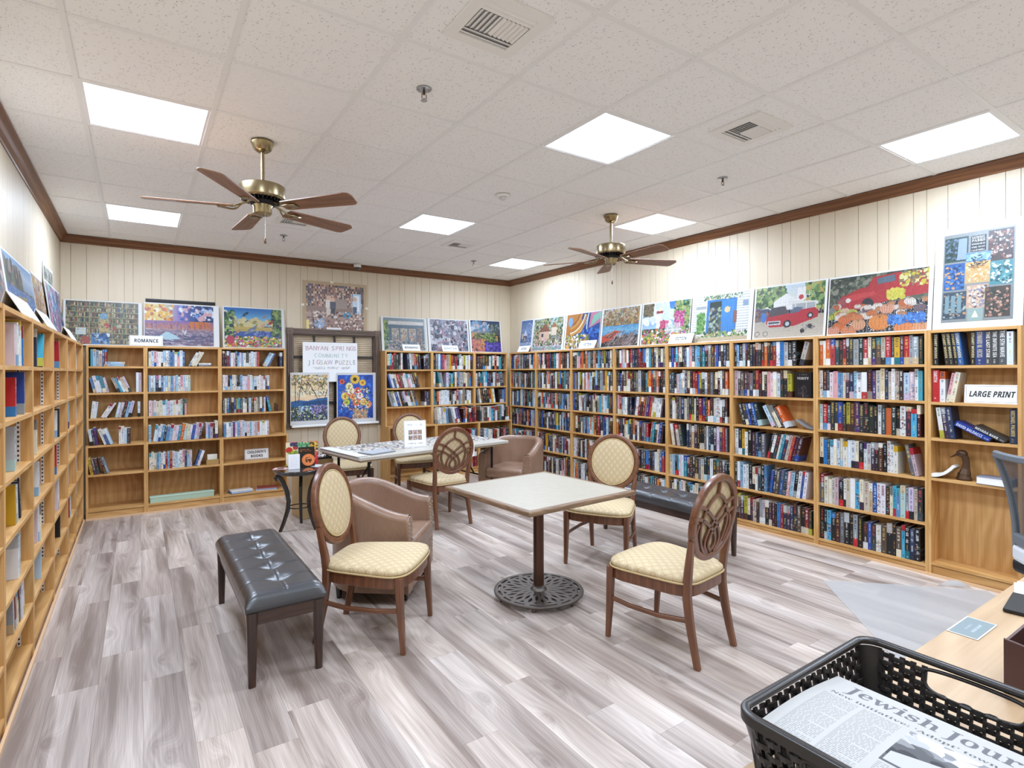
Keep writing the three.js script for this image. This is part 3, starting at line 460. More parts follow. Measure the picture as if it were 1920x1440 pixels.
// -- largest in view become single books, the rest one mass of spines
{
  const cam = V3(0, 1.531, 0), q = V3(), fwd = V3(Math.sin(.5938), 0, -Math.cos(.5938));
  for (const b of BOOKS) { q.setFromMatrixPosition(b.m); const d = q.clone().sub(cam), dep = d.dot(fwd), x = d.x * Math.cos(.5938) + d.z * Math.sin(.5938), inside = dep > .3 && Math.abs(x / dep) < .95; const nz = V3(0, 0, 1).transformDirection(b.m), f = Math.abs(nz.dot(d.clone().normalize())), side = Math.sqrt(1 - f * f); b.size = inside ? (b.w * f + b.d * side * (b.bay[0] === 'L' ? .6 : .12)) * b.h / (dep * dep) : 0; if (b.mode === 'flat' || Math.abs(b.lean) > 20) b.size *= 1.6; }
  const order = BOOKS.slice().sort((a, b) => b.size - a.size), single = new Set(order.slice(0, 296));
  const rest = [], ord = ['top', 'second', 'third', 'fourth', 'fifth', 'sixth', 'bottom'];
  const bayName = { R1: 'snowy cottage bookcase', R2: 'cottage bridge bookcase', R3: 'swirl puzzle bookcase', R4: 'rowing boats bookcase', R5: 'lighthouse puzzle bookcase', R6: 'blue door puzzle bookcase', R7: 'pumpkin truck bookcase', R8: 'large print bookcase', B1: 'romance corner bookcase', B2: 'green box bookcase', B3: 'children\'s sign bookcase', B4: 'biographies bookcase', B5: 'non-fiction bookcase', B6: 'tree house puzzle bookcase', L1: 'first left wall bookcase', L2: 'white book left bookcase', L3: 'turquoise book left bookcase', L4: 'black book left bookcase', L5: 'magenta book left bookcase' };
  for (const b of BOOKS) {
    if (!single.has(b)) { const g = blockGeo(b.w, b.h, b.d, b.id); g.applyMatrix4(b.m); rest.push(g); continue; }
    const c = CELLS[b.id], st = b.mode === 'flat' ? 'lying flat' : Math.abs(b.lean) > 40 ? 'fallen over' : b.lean > 3 ? 'leaning right' : b.lean < -3 ? 'leaning left' : 'upright', th = b.w > .036 ? 'thick' : b.w < .024 ? 'thin' : '', shelf = ord[Math.min(b.si, 5)];
    const o = new THREE.Group(); o.name = numbered('book'); b.m.decompose(o.position, o.quaternion, o.scale); scene.add(o);
    b.o = o; b.parts = [th, c.name, st, shelf]; tag(o, [th, c.name, 'book', st, 'on', shelf, 'shelf of', bayName[b.bay]].filter(Boolean).join(' '), 'book', shelf + ' shelf of the ' + bayName[b.bay]);
    mesh('cover', coverGeo(b.w, b.h, b.d, b.id), M.book, o); mesh('pages', pagesGeo(b.w, b.h, b.d), M.book, o);
  }
  // look-alikes on one shelf are told apart by their neighbours
  const rows = {}; for (const b of BOOKS) (rows[b.bay + b.si] ||= []).push(b);
  const short = n => n.split(' ').pop();
  for (const r of Object.values(rows)) r.forEach((b, i) => { b.L = r[i - 1]; b.R = r[i + 1]; });
  const count = {}; for (const b of BOOKS) if (b.o) count[b.o.userData.label] = (count[b.o.userData.label] || 0) + 1;
  for (const b of BOOKS) if (b.o && count[b.o.userData.label] > 1 && b.mode !== 'flat') {
    const [th, cn, st, shelf] = b.parts, nb = b.L && b.R ? 'between ' + short(CELLS[b.L.id].name) + ' and ' + short(CELLS[b.R.id].name) + ' ones' : b.L ? 'right of a ' + short(CELLS[b.L.id].name) + ' one' : b.R ? 'left of a ' + short(CELLS[b.R.id].name) + ' one' : '';
    b.next = [cn, 'book', st === 'upright' ? '' : 'leaning', nb + ',', shelf, 'shelf of', bayName[b.bay]].filter(Boolean).join(' ');
  }
  for (const b of BOOKS) if (b.next) b.o.userData.label = b.next;
  const m = mesh('packed_books', merge(rest), M.book); m.userData.kind = 'stuff'; tag(m, 'rows of further paperback and hardback books packed on the shelves', 'books');
  console.log('books', BOOKS.length, 'rest', rest.length);
}

// ================================================================ PUZZLE BOARDS AND SIGNS
// painting helpers for the printed pictures
function fillG(x, w, h, y0, y1, cols) { const g = x.createLinearGradient(0, y0 * h, 0, y1 * h); cols.forEach((c, i) => g.addColorStop(i / (cols.length - 1), c)); x.fillStyle = g; x.fillRect(0, y0 * h, w, (y1 - y0) * h + 1); }
function dabs(x, w, h, n, x0, y0, x1, y1, cols, s0 = .01, s1 = .035, sq = .6) { for (let i = 0; i < n; i++) { x.fillStyle = pick(cols); const s = rr(s0, s1) * w; x.beginPath(); x.ellipse(rr(x0, x1) * w, rr(y0, y1) * h, s, s * rr(sq, 1), rr(0, 3), 0, 7); x.fill(); } }
function strokes(x, w, h, n, x0, y0, x1, y1, cols, len = .08, ang = 0, wob = .4, lw = 2) { for (let i = 0; i < n; i++) { x.strokeStyle = pick(cols); x.lineWidth = rr(.6, 1.4) * lw; const px = rr(x0, x1) * w, py = rr(y0, y1) * h, a = ang + rr(-wob, wob), L = rr(.3, 1) * len * w; x.beginPath(); x.moveTo(px, py); x.lineTo(px + Math.cos(a) * L, py + Math.sin(a) * L); x.stroke(); } }
function poly(x, w, h, pts, c) { x.fillStyle = c; x.beginPath(); pts.forEach((p, i) => i ? x.lineTo(p[0] * w, p[1] * h) : x.moveTo(p[0] * w, p[1] * h)); x.closePath(); x.fill(); }
function rect(x, w, h, x0, y0, x1, y1, c) { x.fillStyle = c; x.fillRect(x0 * w, y0 * h, (x1 - x0) * w, (y1 - y0) * h); }
function disc(x, w, h, cx, cy, r, c, sq = 1) { x.fillStyle = c; x.beginPath(); x.ellipse(cx * w, cy * h, r * w, r * w * sq, 0, 0, 7); x.fill(); }
function ring(x, w, h, cx, cy, r, c, lw) { x.strokeStyle = c; x.lineWidth = lw; x.beginPath(); x.ellipse(cx * w, cy * h, r * w, r * w, 0, 0, 7); x.stroke(); }
function jitter(x, w, h) { const c = x.canvas; for (let i = 0; i < 1700; i++) { const s = rr(3, 8), a = rr(0, w - s), b = rr(0, h - s); x.globalAlpha = .8; x.drawImage(c, a, b, s, s, a + rr(-4, 4), b + rr(-4, 4), s, s * rr(.6, 1.4)); } for (let i = 0; i < 2600; i++) { x.globalAlpha = rr(.08, .3); x.fillStyle = rnd() < .62 ? '#16181c' : '#ffffff'; x.fillRect(rr(0, w), rr(0, h), rr(1, 5), rr(1, 4)); } x.globalAlpha = 1; }
function cuts(x, w, h, n = 26, m = 18) { jitter(x, w, h); x.globalAlpha = .16; x.lineWidth = 1; x.strokeStyle = '#20202a'; for (let i = 1; i < n; i++) { x.beginPath(); for (let k = 0; k <= 60; k++) x.lineTo(i / n * w + Math.sin(k * 1.9 + i) * 2.4, k / 60 * h); x.stroke(); } for (let j = 1; j < m; j++) { x.beginPath(); for (let k = 0; k <= 80; k++) x.lineTo(k / 80 * w, j / m * h + Math.sin(k * 1.7 + j) * 2.4); x.stroke(); } x.globalAlpha = .1; x.strokeStyle = '#ffffff'; for (let i = 1; i < n; i++) { x.beginPath(); for (let k = 0; k <= 60; k++) x.lineTo(i / n * w + 1 + Math.sin(k * 1.9 + i) * 2.4, k / 60 * h); x.stroke(); } x.globalAlpha = 1; }
const GREEN = ['#3f6a38', '#6a8a4a', '#8aa860', '#2f5030', '#a8b86a'], FALL = ['#b8863a', '#8a6a3a', '#c89a4a', '#7a5a30', '#d8b86a', '#a0522d'], FLOW = ['#e0586a', '#e8a0b8', '#f0c84a', '#ffffff', '#c85aa0', '#e8803a'];
const ART = {
  snow(x, w, h) { fillG(x, w, h, 0, 1, ['#5a7ab0', '#8fa8d0', '#6a86b8', '#3a5280']); strokes(x, w, h, 260, 0, 0, 1, .8, ['#23355f', '#31487a', '#1a2748', '#7a98c8'], .2, 1.57, .15, 4); poly(x, w, h, [[.25, .5], [.42, .3], [.62, .5]], '#dfe6f4'); rect(x, w, h, .29, .5, .58, .72, '#5a5a7a'); rect(x, w, h, .12, .42, .24, .62, '#e8c9a8'); rect(x, w, h, .36, .55, .43, .66, '#f0d8a0'); fillG(x, w, h, .72, 1, ['#c8d4ee', '#8ea4d0', '#5f78ac']); dabs(x, w, h, 200, 0, .6, 1, 1, ['#e8eefa', '#6f88bb', '#2f4470', '#a8bce0'], .008, .03); dabs(x, w, h, 120, .5, .1, 1, .6, ['#b8cbea', '#4f6aa0', '#dbe4f6'], .01, .03); },
  bridge(x, w, h) { fillG(x, w, h, 0, .5, ['#9cc4de', '#e8e2cc']); dabs(x, w, h, 500, 0, .0, 1, .8, ['#5f7a4a', '#7a9060', '#8a7a5a', '#3f5a3f', '#a8b080', '#b89a7a'], .01, .04); poly(x, w, h, [[.15, .42], [.38, .16], [.6, .42]], '#8a5a48'); rect(x, w, h, .2, .42, .56, .7, '#d8b8a0'); rect(x, w, h, .28, .48, .35, .58, '#4a4a5a'); rect(x, w, h, .62, .3, .8, .55, '#e2cdb4'); poly(x, w, h, [[.6, .3], [.71, .16], [.82, .3]], '#9a6a50'); x.strokeStyle = '#8a8f90'; x.lineWidth = .05 * w; x.beginPath(); x.arc(.76 * w, .78 * h, .14 * w, PI, 0); x.stroke(); fillG(x, w, h, .86, 1, ['#a8c0c8', '#7fa0b0']); dabs(x, w, h, 200, 0, .65, 1, 1, ['#e0b8c0', '#a8c088', '#f0e8e0', '#6a8a5a', '#c87a8a'], .008, .025); },
  swirl(x, w, h) { fillG(x, w, h, 0, 1, ['#1a2f6a', '#1f4fa8', '#1a3f90']); poly(x, w, h, [[0, 0], [.42, 0], [.52, .35], [.5, .55], [0, .62]], '#b87838'); for (let i = 0; i < 16; i++) { x.strokeStyle = pick(['#f0d8a0', '#c88a3a', '#e8a848', '#8a4a20', '#f8ecc8']); x.lineWidth = rr(4, 16); x.beginPath(); x.arc(.1 * w, -.1 * h, rr(.2, .55) * w, .2, 1.5); x.stroke(); } poly(x, w, h, [[.72, 0], [1, 0], [1, .3], [.68, .45]], '#d07a9a'); poly(x, w, h, [[.8, .1], [1, .0], [1, .18], [.72, .42]], '#8ac8b0'); x.strokeStyle = '#cfeaf4'; x.lineWidth = .03 * w; x.beginPath(); x.moveTo(.66 * w, 0); x.quadraticCurveTo(.6 * w, .3 * h, .64 * w, .55 * h); x.stroke(); disc(x, w, h, .12, .22, .07, '#7aa8d8', 1.4); dabs(x, w, h, 90, .5, .45, 1, .75, ['#2a5fc0', '#123a8a', '#4a8ae0'], .01, .04); dabs(x, w, h, 260, 0, .62, .7, 1, ['#c88a3a', '#8a9a3a', '#f0d0a0', '#5a7a3a', '#e8b850', '#ffffff'], .01, .035); },
  boats(x, w, h) { fillG(x, w, h, 0, .45, ['#b8c0c8', '#c8b090', '#a88a60']); dabs(x, w, h, 450, 0, .0, 1, .45, [...FALL, '#8a8a6a', '#c8c0a8', '#6a7a5a'], .01, .035); fillG(x, w, h, .45, .72, ['#4a98d0', '#7ac0e0', '#3a80b8']); strokes(x, w, h, 160, 0, .45, 1, .75, ['#a8dcf0', '#2a6aa0', '#d8f0f8', '#5aa8d8'], .12, 0, .1, 2); poly(x, w, h, [[0, .72], [.36, .58], [.52, .6], [.3, .82], [0, .9]], '#d8543a'); poly(x, w, h, [[.04, .75], [.34, .63], [.44, .63], [.26, .78]], '#8a3a2a'); poly(x, w, h, [[.3, 1], [.62, .68], [.74, .7], [.56, 1]], '#6a5a5a'); poly(x, w, h, [[.58, 1], [.8, .66], [.9, .68], [.82, 1]], '#8a7a78'); strokes(x, w, h, 150, .1, .65, 1, 1, ['#3a3238', '#c8a898', '#8a6a60', '#e8d8d0'], .14, -.7, .3, 3); },
  lighthouse(x, w, h) { fillG(x, w, h, 0, .62, ['#3a7ac8', '#6aa8e0', '#b8daf0']); dabs(x, w, h, 70, 0, .05, .75, .5, ['#ffffff', '#e8eef4', '#d8e4f0'], .03, .1); dabs(x, w, h, 220, 0, 0, .22, .3, ['#7a6a4a', '#5a5030', '#8a7a5a'], .01, .03); dabs(x, w, h, 300, .68, 0, 1, .7, [...GREEN, '#a89868'], .01, .035); poly(x, w, h, [[.30, .62], [.33, .24], [.41, .24], [.44, .62]], '#f4f2ee'); rect(x, w, h, .3, .2, .44, .26, '#a83a3a'); disc(x, w, h, .37, .16, .035, '#fff0c0'); dabs(x, w, h, 120, .7, .25, .88, .6, ['#c84a8a', '#e08ab8', '#b03a70'], .01, .03); dabs(x, w, h, 60, .4, .45, .56, .62, ['#c0486a', '#d86a8a'], .015, .03); dabs(x, w, h, 620, 0, .66, 1, 1, [...GREEN, ...FLOW], .008, .028); x.fillStyle = '#e8ecf2'; for (let k = 0; k < 13; k++) { x.fillRect((.52 + k * .024) * w, (.5 + .03 * Math.abs(k - 6) / 6) * h, .013 * w, .24 * h); } rect(x, w, h, .51, .66, .84, .69, '#e8ecf2'); },
  bluedoor(x, w, h) { rect(x, w, h, 0, 0, 1, 1, '#eef0ee'); for (let k = 0; k < 18; k++) rect(x, w, h, 0, k / 18, 1, k / 18 + .012, '#a8b0b4'); rect(x, w, h, .27, .1, .8, .9, '#3a78b8'); rect(x, w, h, .32, .15, .53, .9, '#2c3a30'); dabs(x, w, h, 200, .33, .3, .53, .9, ['#4a5a3a', '#7a6a4a', '#a8b890', '#2a3a4a', '#8a9aa8'], .008, .03); rect(x, w, h, .55, .14, .77, .88, '#3f8ad0'); for (let k = 0; k < 5; k++) rect(x, w, h, .575 + k * .042, .16, .58 + k * .042, .86, '#2a64a0'); disc(x, w, h, .64, .34, .05, '#e0c890'); rect(x, w, h, .75, .38, .81, .64, '#8a5a4a'); rect(x, w, h, .9, .18, .99, .3, '#8aa0b8'); rect(x, w, h, .06, .22, .26, .28, '#a0a8a8'); dabs(x, w, h, 160, .1, .38, .24, .8, ['#6a9a4a', '#4a7a3a', '#8ab868'], .01, .03); dabs(x, w, h, 200, 0, .8, 1, 1, ['#d8c8a8', '#b89a70', ...GREEN], .008, .025); dabs(x, w, h, 130, .2, 0, .9, .1, ['#8a9a6a', '#5a6a4a', '#c8d0b8'], .008, .02); disc(x, w, h, .7, .86, .03, '#f0ead8'); rect(x, w, h, 0, .92, 1, 1, '#c8b898'); },
  convertible(x, w, h) { fillG(x, w, h, 0, .45, ['#cfe0ea', '#e8e0c8']); dabs(x, w, h, 380, 0, 0, .45, .4, [...GREEN, '#4a4a3a'], .012, .04); dabs(x, w, h, 200, .75, 0, 1, .5, [...GREEN, '#c8a850'], .012, .04); poly(x, w, h, [[.28, .3], [.46, .16], [.62, .3], [.62, .48], [.28, .48]], '#f0eee8'); poly(x, w, h, [[.5, .3], [.92, .36], [.92, .42], [.5, .38]], '#e8e4de'); rect(x, w, h, .56, .38, .88, .55, '#b0b4b4'); rect(x, w, h, .62, .08, .74, .32, '#f4f2ee'); disc(x, w, h, .68, .26, .035, '#c83a3a'); for (const q of [.6, .75, .88]) rect(x, w, h, q, .38, q + .012, .62, '#f4f2ee'); fillG(x, w, h, .6, 1, ['#b8ac98', '#cfc6b6']); rect(x, w, h, 0, .4, .1, .68, '#6a6a80'); dabs(x, w, h, 80, 0, .45, .2, .65, ['#6a4a4a', '#8a6a5a', '#3a4a6a'], .015, .03); disc(x, w, h, .14, .6, .045, '#3a7ac0', 1.6); poly(x, w, h, [[.18, .62], [.22, .5], [.4, .44], [.52, .56], [.66, .5], [.88, .48], [.93, .56], [.92, .66], [.6, .8], [.24, .8], [.18, .72]], '#b8222c'); poly(x, w, h, [[.2, .6], [.26, .42], [.46, .4], [.5, .55]], '#4a4448'); poly(x, w, h, [[.52, .56], [.6, .44], [.72, .46], [.66, .54]], '#5a6a80'); rect(x, w, h, .2, .68, .4, .76, '#c8ccd0'); rect(x, w, h, .22, .7, .38, .73, '#3a3a3e'); for (const [a, b, r] of [[.5, .75, .055], [.82, .62, .04]]) { disc(x, w, h, a, b, r, '#1c1c1e'); disc(x, w, h, a, b, r * .55, '#c8ccd0'); } disc(x, w, h, .72, .9, .03, '#222'); disc(x, w, h, .82, .82, .03, '#222'); strokes(x, w, h, 24, .7, .78, .86, .9, ['#2a2a30', '#8a8a90'], .05, -.5, .6, 3); for (const q of [.05, .18]) ring(x, w, h, q, .92, .035, '#3a3a40', 3); },
  truck(x, w, h) { fillG(x, w, h, 0, .5, ['#3a4030', '#5a5a48']); dabs(x, w, h, 300, 0, 0, 1, .5, ['#2f3a30', '#4a5240', '#6a705a', '#8a8a78'], .01, .035); poly(x, w, h, [[.1, .55], [.12, .36], [.3, .24], [.42, .2], [.46, .06], [.74, .02], [.76, .2], [1, .2], [1, .42], [.7, .46], [.3, .6]], '#b02a2c'); poly(x, w, h, [[.5, .09], [.68, .05], [.69, .16], [.52, .19]], '#5a6a78'); poly(x, w, h, [[.1, .4], [.26, .32], [.48, .3], [.5, .36], [.3, .42], [.1, .5]], '#c8403e'); for (let k = 0; k < 6; k++) rect(x, w, h, .11, .38 + k * .025, .19, .39 + k * .025, '#5a5a60'); disc(x, w, h, .21, .42, .028, '#e0dcd0'); disc(x, w, h, .42, .5, .06, '#26262a'); dabs(x, w, h, 100, .74, .04, 1, .26, ['#c8b83a', '#a83a3a', '#8a6a4a', '#e0d890'], .012, .03); dabs(x, w, h, 110, 0, .6, .32, .72, ['#c8c03a', '#a8b04a', '#7a8a3a'], .012, .03); dabs(x, w, h, 90, .62, .3, .78, .46, ['#c8c03a', '#d8c850'], .012, .025); const P = (a, b, r, c) => { disc(x, w, h, a, b, r, c, .82); x.strokeStyle = 'rgba(110,50,20,.45)'; x.lineWidth = 1.5; for (let k = -2; k <= 2; k++) { x.beginPath(); x.ellipse(a * w, b * h, Math.abs(k) * r * .36 * w + .5, r * .8 * w, 0, 0, 7); x.stroke(); } disc(x, w, h, a, b - r * .85, r * .13, '#8a6a3a'); }; for (let i = 0; i < 42; i++) P(rr(0, 1), rr(.5, .75), rr(.03, .055), pick(['#d8743a', '#c88a5a', '#e0c0a0', '#6a5a68', '#e8e0d4', '#c86a3a', '#7a8a90'])); for (const q of [[.18, .76, .07, '#d87038'], [.32, .74, .06, '#d88048'], [.62, .62, .07, '#e0a080'], [.12, .88, .07, '#d8702e'], [.33, .86, .08, '#d8a078'], [.55, .84, .11, '#e08a3e'], [.06, .95, .07, '#e09a80'], [.23, .97, .08, '#d88a60'], [.8, .95, .1, '#e08848'], [.95, .97, .08, '#e0a070']]) P(...q); dabs(x, w, h, 140, .64, .74, .98, .88, ['#3a78c8', '#5a98e0', '#2a5aa8'], .01, .025); },
  parks(x, w, h) { rect(x, w, h, 0, 0, 1, 1, '#8a9090'); const pc = (a, b, c, d, col, dab) => { rect(x, w, h, a, b, c, d, col); dabs(x, w, h, 110, a + .02, b + .02, c - .02, d - .02, dab, .01, .03); }; pc(.02, .04, .36, .32, '#2f4a44', ['#3a5a50', '#6a7a9a', '#20302c']); poly(x, w, h, [[.2, .3], [.22, .06], [.34, .06], [.34, .3]], '#8ea0c8'); pc(.64, .02, .98, .36, '#4a3a38', ['#8a5a48', '#c8c8c8', '#3a3030', '#b8a8a0']); strokes(x, w, h, 50, .66, .04, .95, .2, ['#7a4a38', '#2a2422'], .12, 1.57, .05, 5); pc(.02, .34, .32, .64, '#2a5a9a', ['#3a78b8', '#c89a68', '#1c3a68']); pc(.33, .28, .68, .58, '#c8a878', ['#e0b070', '#d89a50', '#f0d8a8']); pc(.33, .24, .68, .34, '#5a88b8', ['#7aa8d0', '#a8c8e0']); strokes(x, w, h, 30, .36, .28, .6, .42, ['#1c201c', '#2a2c24'], .1, .3, 1, 5); pc(.68, .36, .98, .62, '#4a8a90', ['#d8e4e8', '#5a9aa0', '#2a5a60']); pc(.02, .66, .36, .97, '#3a4a58', ['#6a7a80', '#c89058', '#283440', '#a8b8b0']); for (let k = 0; k < 3; k++) rect(x, w, h, .05 + k * .09, .7, .11 + k * .09, .9, '#7a9aa0'); pc(.36, .6, .66, .86, '#c8a890', ['#8a8aa0', '#e0c0a0', '#d8d8e0', '#6a5a58']); pc(.62, .64, .96, .97, '#4a4038', ['#7a5a4a', '#a8786a', '#2e3a30', '#c8a088']); rect(x, w, h, .38, .86, .6, 1, '#9ab0a8'); poly(x, w, h, [[.44, .96], [.49, .88], [.54, .96]], '#e8eef0'); rect(x, w, h, .395, .05, .61, .23, '#22262a'); x.fillStyle = '#e6e6e0'; x.font = 'bold ' + Math.round(h * .038) + 'px serif'; x.textAlign = 'center'; ['NATIONAL', 'PARKS', 'WONDERS ARE ON', 'THE WAY', 'CALIFORNIA'].forEach((s, i) => { x.font = 'bold ' + Math.round(h * (i < 2 ? .04 : .024)) + 'px serif'; const mw = x.measureText(s).width; x.save(); x.translate(.5 * w, (.085 + i * .034) * h); x.scale(Math.min(1, .19 * w / mw), 1); x.fillText(s, 0, 0); x.restore(); }); },
  shop(x, w, h) { rect(x, w, h, 0, 0, 1, 1, '#8a9aa0'); rect(x, w, h, .06, .1, .94, .2, '#e8e2d8'); x.strokeStyle = '#b06a6a'; x.lineWidth = 2; x.beginPath(); for (let k = 0; k < 60; k++) x.lineTo((.28 + k * .008) * w, (.15 + .02 * Math.sin(k * .9)) * h); x.stroke(); rect(x, w, h, .1, .22, .94, .95, '#5a7080'); for (const q of [.18, .38, .58]) { rect(x, w, h, q, .32, q + .17, .72, '#b8b0a0'); dabs(x, w, h, 90, q + .01, .34, q + .16, .7, ['#c8a070', '#8a9aa8', '#e0d0b0', '#6a7a88', '#b87a6a'], .008, .022); } rect(x, w, h, .78, .28, .9, .95, '#9a7a6a'); dabs(x, w, h, 60, .79, .3, .89, .9, ['#b89a88', '#5a6a70'], .008, .02); dabs(x, w, h, 160, 0, .1, .1, 1, GREEN, .01, .03); dabs(x, w, h, 220, .05, .72, .98, 1, ['#8aa0a8', '#c8a090', '#6a8a78', '#d0c0b8', '#4a5a68'], .01, .025); rect(x, w, h, .96, 0, 1, 1, '#dce4dc'); },
  faces(x, w, h) { rect(x, w, h, 0, 0, 1, 1, '#8a8a98'); for (let i = 0; i < 260; i++) { const a = rnd(), b = rnd(), r = rr(.02, .05); disc(x, w, h, a, b, r, pick(['#4a4a5c', '#c8c8d2', '#2f3040', '#a89aa8', '#e2dde4', '#b88a98', '#6a7a98']), 1.1); disc(x, w, h, a - r * .3, b - r * .1, r * .18, '#1c1c24'); disc(x, w, h, a + r * .3, b - r * .1, r * .18, '#f4f4f6'); } },
  treehouse(x, w, h) { fillG(x, w, h, 0, .5, ['#26375a', '#4a7aa8', '#c8a888']); dabs(x, w, h, 60, 0, .05, .6, .35, ['#8ab0d0', '#c8d4e0', '#5a86b0', '#e0c0b0'], .02, .07); disc(x, w, h, .62, .12, .02, '#fff8e8'); poly(x, w, h, [[0, .42], [.2, .36], [0, .6]], '#d8906a'); dabs(x, w, h, 260, .62, .1, 1, .55, ['#2a3530', '#3f4a40', '#5a6a58', '#8a98a0'], .012, .035); rect(x, w, h, .78, .42, .96, .7, '#3a3230'); poly(x, w, h, [[.74, .44], [.87, .26], [1, .44]], '#5a5a5a'); rect(x, w, h, .84, .48, .9, .66, '#e8a850'); dabs(x, w, h, 300, .1, .42, .85, .72, [...GREEN, '#4a4a3a', '#8a7a4a'], .01, .035); dabs(x, w, h, 220, 0, .6, .45, 1, ['#c87a8a', '#b05a70', '#e0a860', '#d8804a'], .012, .035); dabs(x, w, h, 260, .45, .7, 1, 1, ['#4a3a9a', '#5a4ab8', '#3a2a7a', '#7a6ac8'], .012, .04); },
  library(x, w, h) { rect(x, w, h, 0, 0, 1, 1, '#8a7468'); for (let r = 0; r < 9; r++) for (let c = 0; c < 34; c++) rect(x, w, h, c / 34, r * .055, c / 34 + .024, r * .055 + .045, pick(['#6a4a40', '#a87a60', '#d8c0a8', '#4a5a70', '#8a5a58', '#3a302e', '#c8a898'])); rect(x, w, h, .32, .3, .7, .52, '#9a8a80'); rect(x, w, h, .8, .16, .95, .6, '#b8d0e4'); rect(x, w, h, .83, .2, .92, .56, '#e4eef6'); fillG(x, w, h, .6, 1, ['#b09a90', '#8a6a60']); const man = (a, b, s, c1, c2) => { disc(x, w, h, a, b - s * .34, s * .07, '#d8b09a', 1.2); rect(x, w, h, a - s * .09, b - s * .27, a + s * .09, b + s * .02, c1); rect(x, w, h, a - s * .07, b, a + s * .07, b + s * .36, c2); }; man(.38, .5, .6, '#e0d8d0', '#d0c4b8'); man(.45, .52, .55, '#4a4a58', '#38383f'); man(.84, .46, .5, '#c8d8e8', '#4a5a70'); disc(x, w, h, .22, .86, .09, '#8ea8c8', 1.1); disc(x, w, h, .22, .72, .035, '#5a4038'); rect(x, w, h, .55, .66, .8, .7, '#5a3f34'); disc(x, w, h, .7, .66, .07, '#3a88b0', .8); dabs(x, w, h, 240, 0, .6, 1, 1, ['#6a5048', '#c8b0a0', '#8a6a5a', '#d8d0c8', '#4a4040'], .008, .025); rect(x, w, h, 0, .8, .05, 1, '#e0d080'); rect(x, w, h, .34, .95, .6, 1, '#e8e8e8'); },
  lake(x, w, h) { fillG(x, w, h, 0, .62, ['#4a90c8', '#e8cfa0', '#f0e2b8', '#e8b890']); strokes(x, w, h, 50, 0, .3, 1, .56, ['#c88a6a', '#f8ecd0', '#b8c8d0'], .3, 0, .05, 4); poly(x, w, h, [[0, .58], [.2, .55], [.45, .57], [.75, .52], [1, .5], [1, .7], [0, .7]], '#2a5f98'); poly(x, w, h, [[.3, .6], [.6, .58], [1, .56], [1, .68], [.3, .68]], '#1c4878'); rect(x, w, h, .2, .68, .85, .8, '#a8d0ea'); dabs(x, w, h, 420, 0, 0, 1, .22, ['#e0c080', '#d8a868', '#8a7a3a', '#b8a0a0', '#5a6a30', '#f0e0c0'], .012, .035); for (const [a, b, c] of [[.12, .62, 0], [.2, .62, .1], [.8, .68, -.4], [.9, .62, .2]]) { x.strokeStyle = '#3a3028'; x.lineWidth = 7; x.beginPath(); x.moveTo(a * w, b * h); x.quadraticCurveTo((a + c * .3) * w, .4 * h, (a + c) * w, .1 * h); x.stroke(); } strokes(x, w, h, 90, .1, .12, .95, .4, ['#3a3028', '#4a4034'], .16, 1.2, 1.2, 4); dabs(x, w, h, 500, 0, .68, 1, 1, ['#2a4a3a', '#1f3a48', '#4a6a4a', '#6a6ab0', '#c8c8a0', '#16302a'], .01, .03); dabs(x, w, h, 100, .55, .66, 1, .85, ['#7a6ab0', '#a898d0', '#4a3a50'], .012, .03); },
  flowers(x, w, h) { fillG(x, w, h, 0, 1, ['#1a48a8', '#2a60c8', '#1a3a88']); dabs(x, w, h, 160, 0, 0, 1, 1, ['#2a58b8', '#163a88', '#3f78d8'], .02, .06); poly(x, w, h, [[.45, .8], [.85, .8], [.98, .68], [.92, .6], [.8, 1], [.4, 1]], '#b8886a'); dabs(x, w, h, 90, .42, .78, .84, 1, ['#c8a080', '#8a6a50', '#d8b890', '#7a8a8a'], .015, .035); const F = (a, b, r, c, k) => { for (let i = 0; i < 14; i++) { x.fillStyle = c; x.beginPath(); x.ellipse((a + Math.cos(i * .45) * r * .7) * w, b * h + Math.sin(i * .45) * r * .7 * w, r * .42 * w, r * .2 * w, i * .45, 0, 7); x.fill(); } disc(x, w, h, a, b, r * .42, k); }; F(.48, .1, .13, '#e0b840', '#3a2a1c'); F(.7, .18, .09, '#e8b84a', '#a8702a'); F(.12, .15, .07, '#d8583a', '#7a2a1a'); F(.32, .26, .1, '#e8e0a8', '#b8a040'); F(.36, .36, .1, '#f0ece0', '#c8b878'); F(.55, .36, .09, '#e04a50', '#8a1a2a'); F(.2, .48, .1, '#e8d048', '#a88a2a'); F(.62, .48, .09, '#f4e4e0', '#d8a0a0'); F(.42, .5, .09, '#e8a060', '#b85a2a'); F(.24, .62, .09, '#b8d048', '#6a8a2a'); F(.52, .63, .1, '#e06a4a', '#8a2a1a'); F(.72, .62, .1, '#e8c858', '#b07a2a'); F(.86, .7, .08, '#e8905a', '#9a4a2a'); dabs(x, w, h, 260, .1, .3, .9, .8, ['#e8d8a0', '#d85a4a', '#5a8a4a', '#f0e8d8', '#e0a040', '#3f6a48'], .008, .028); },
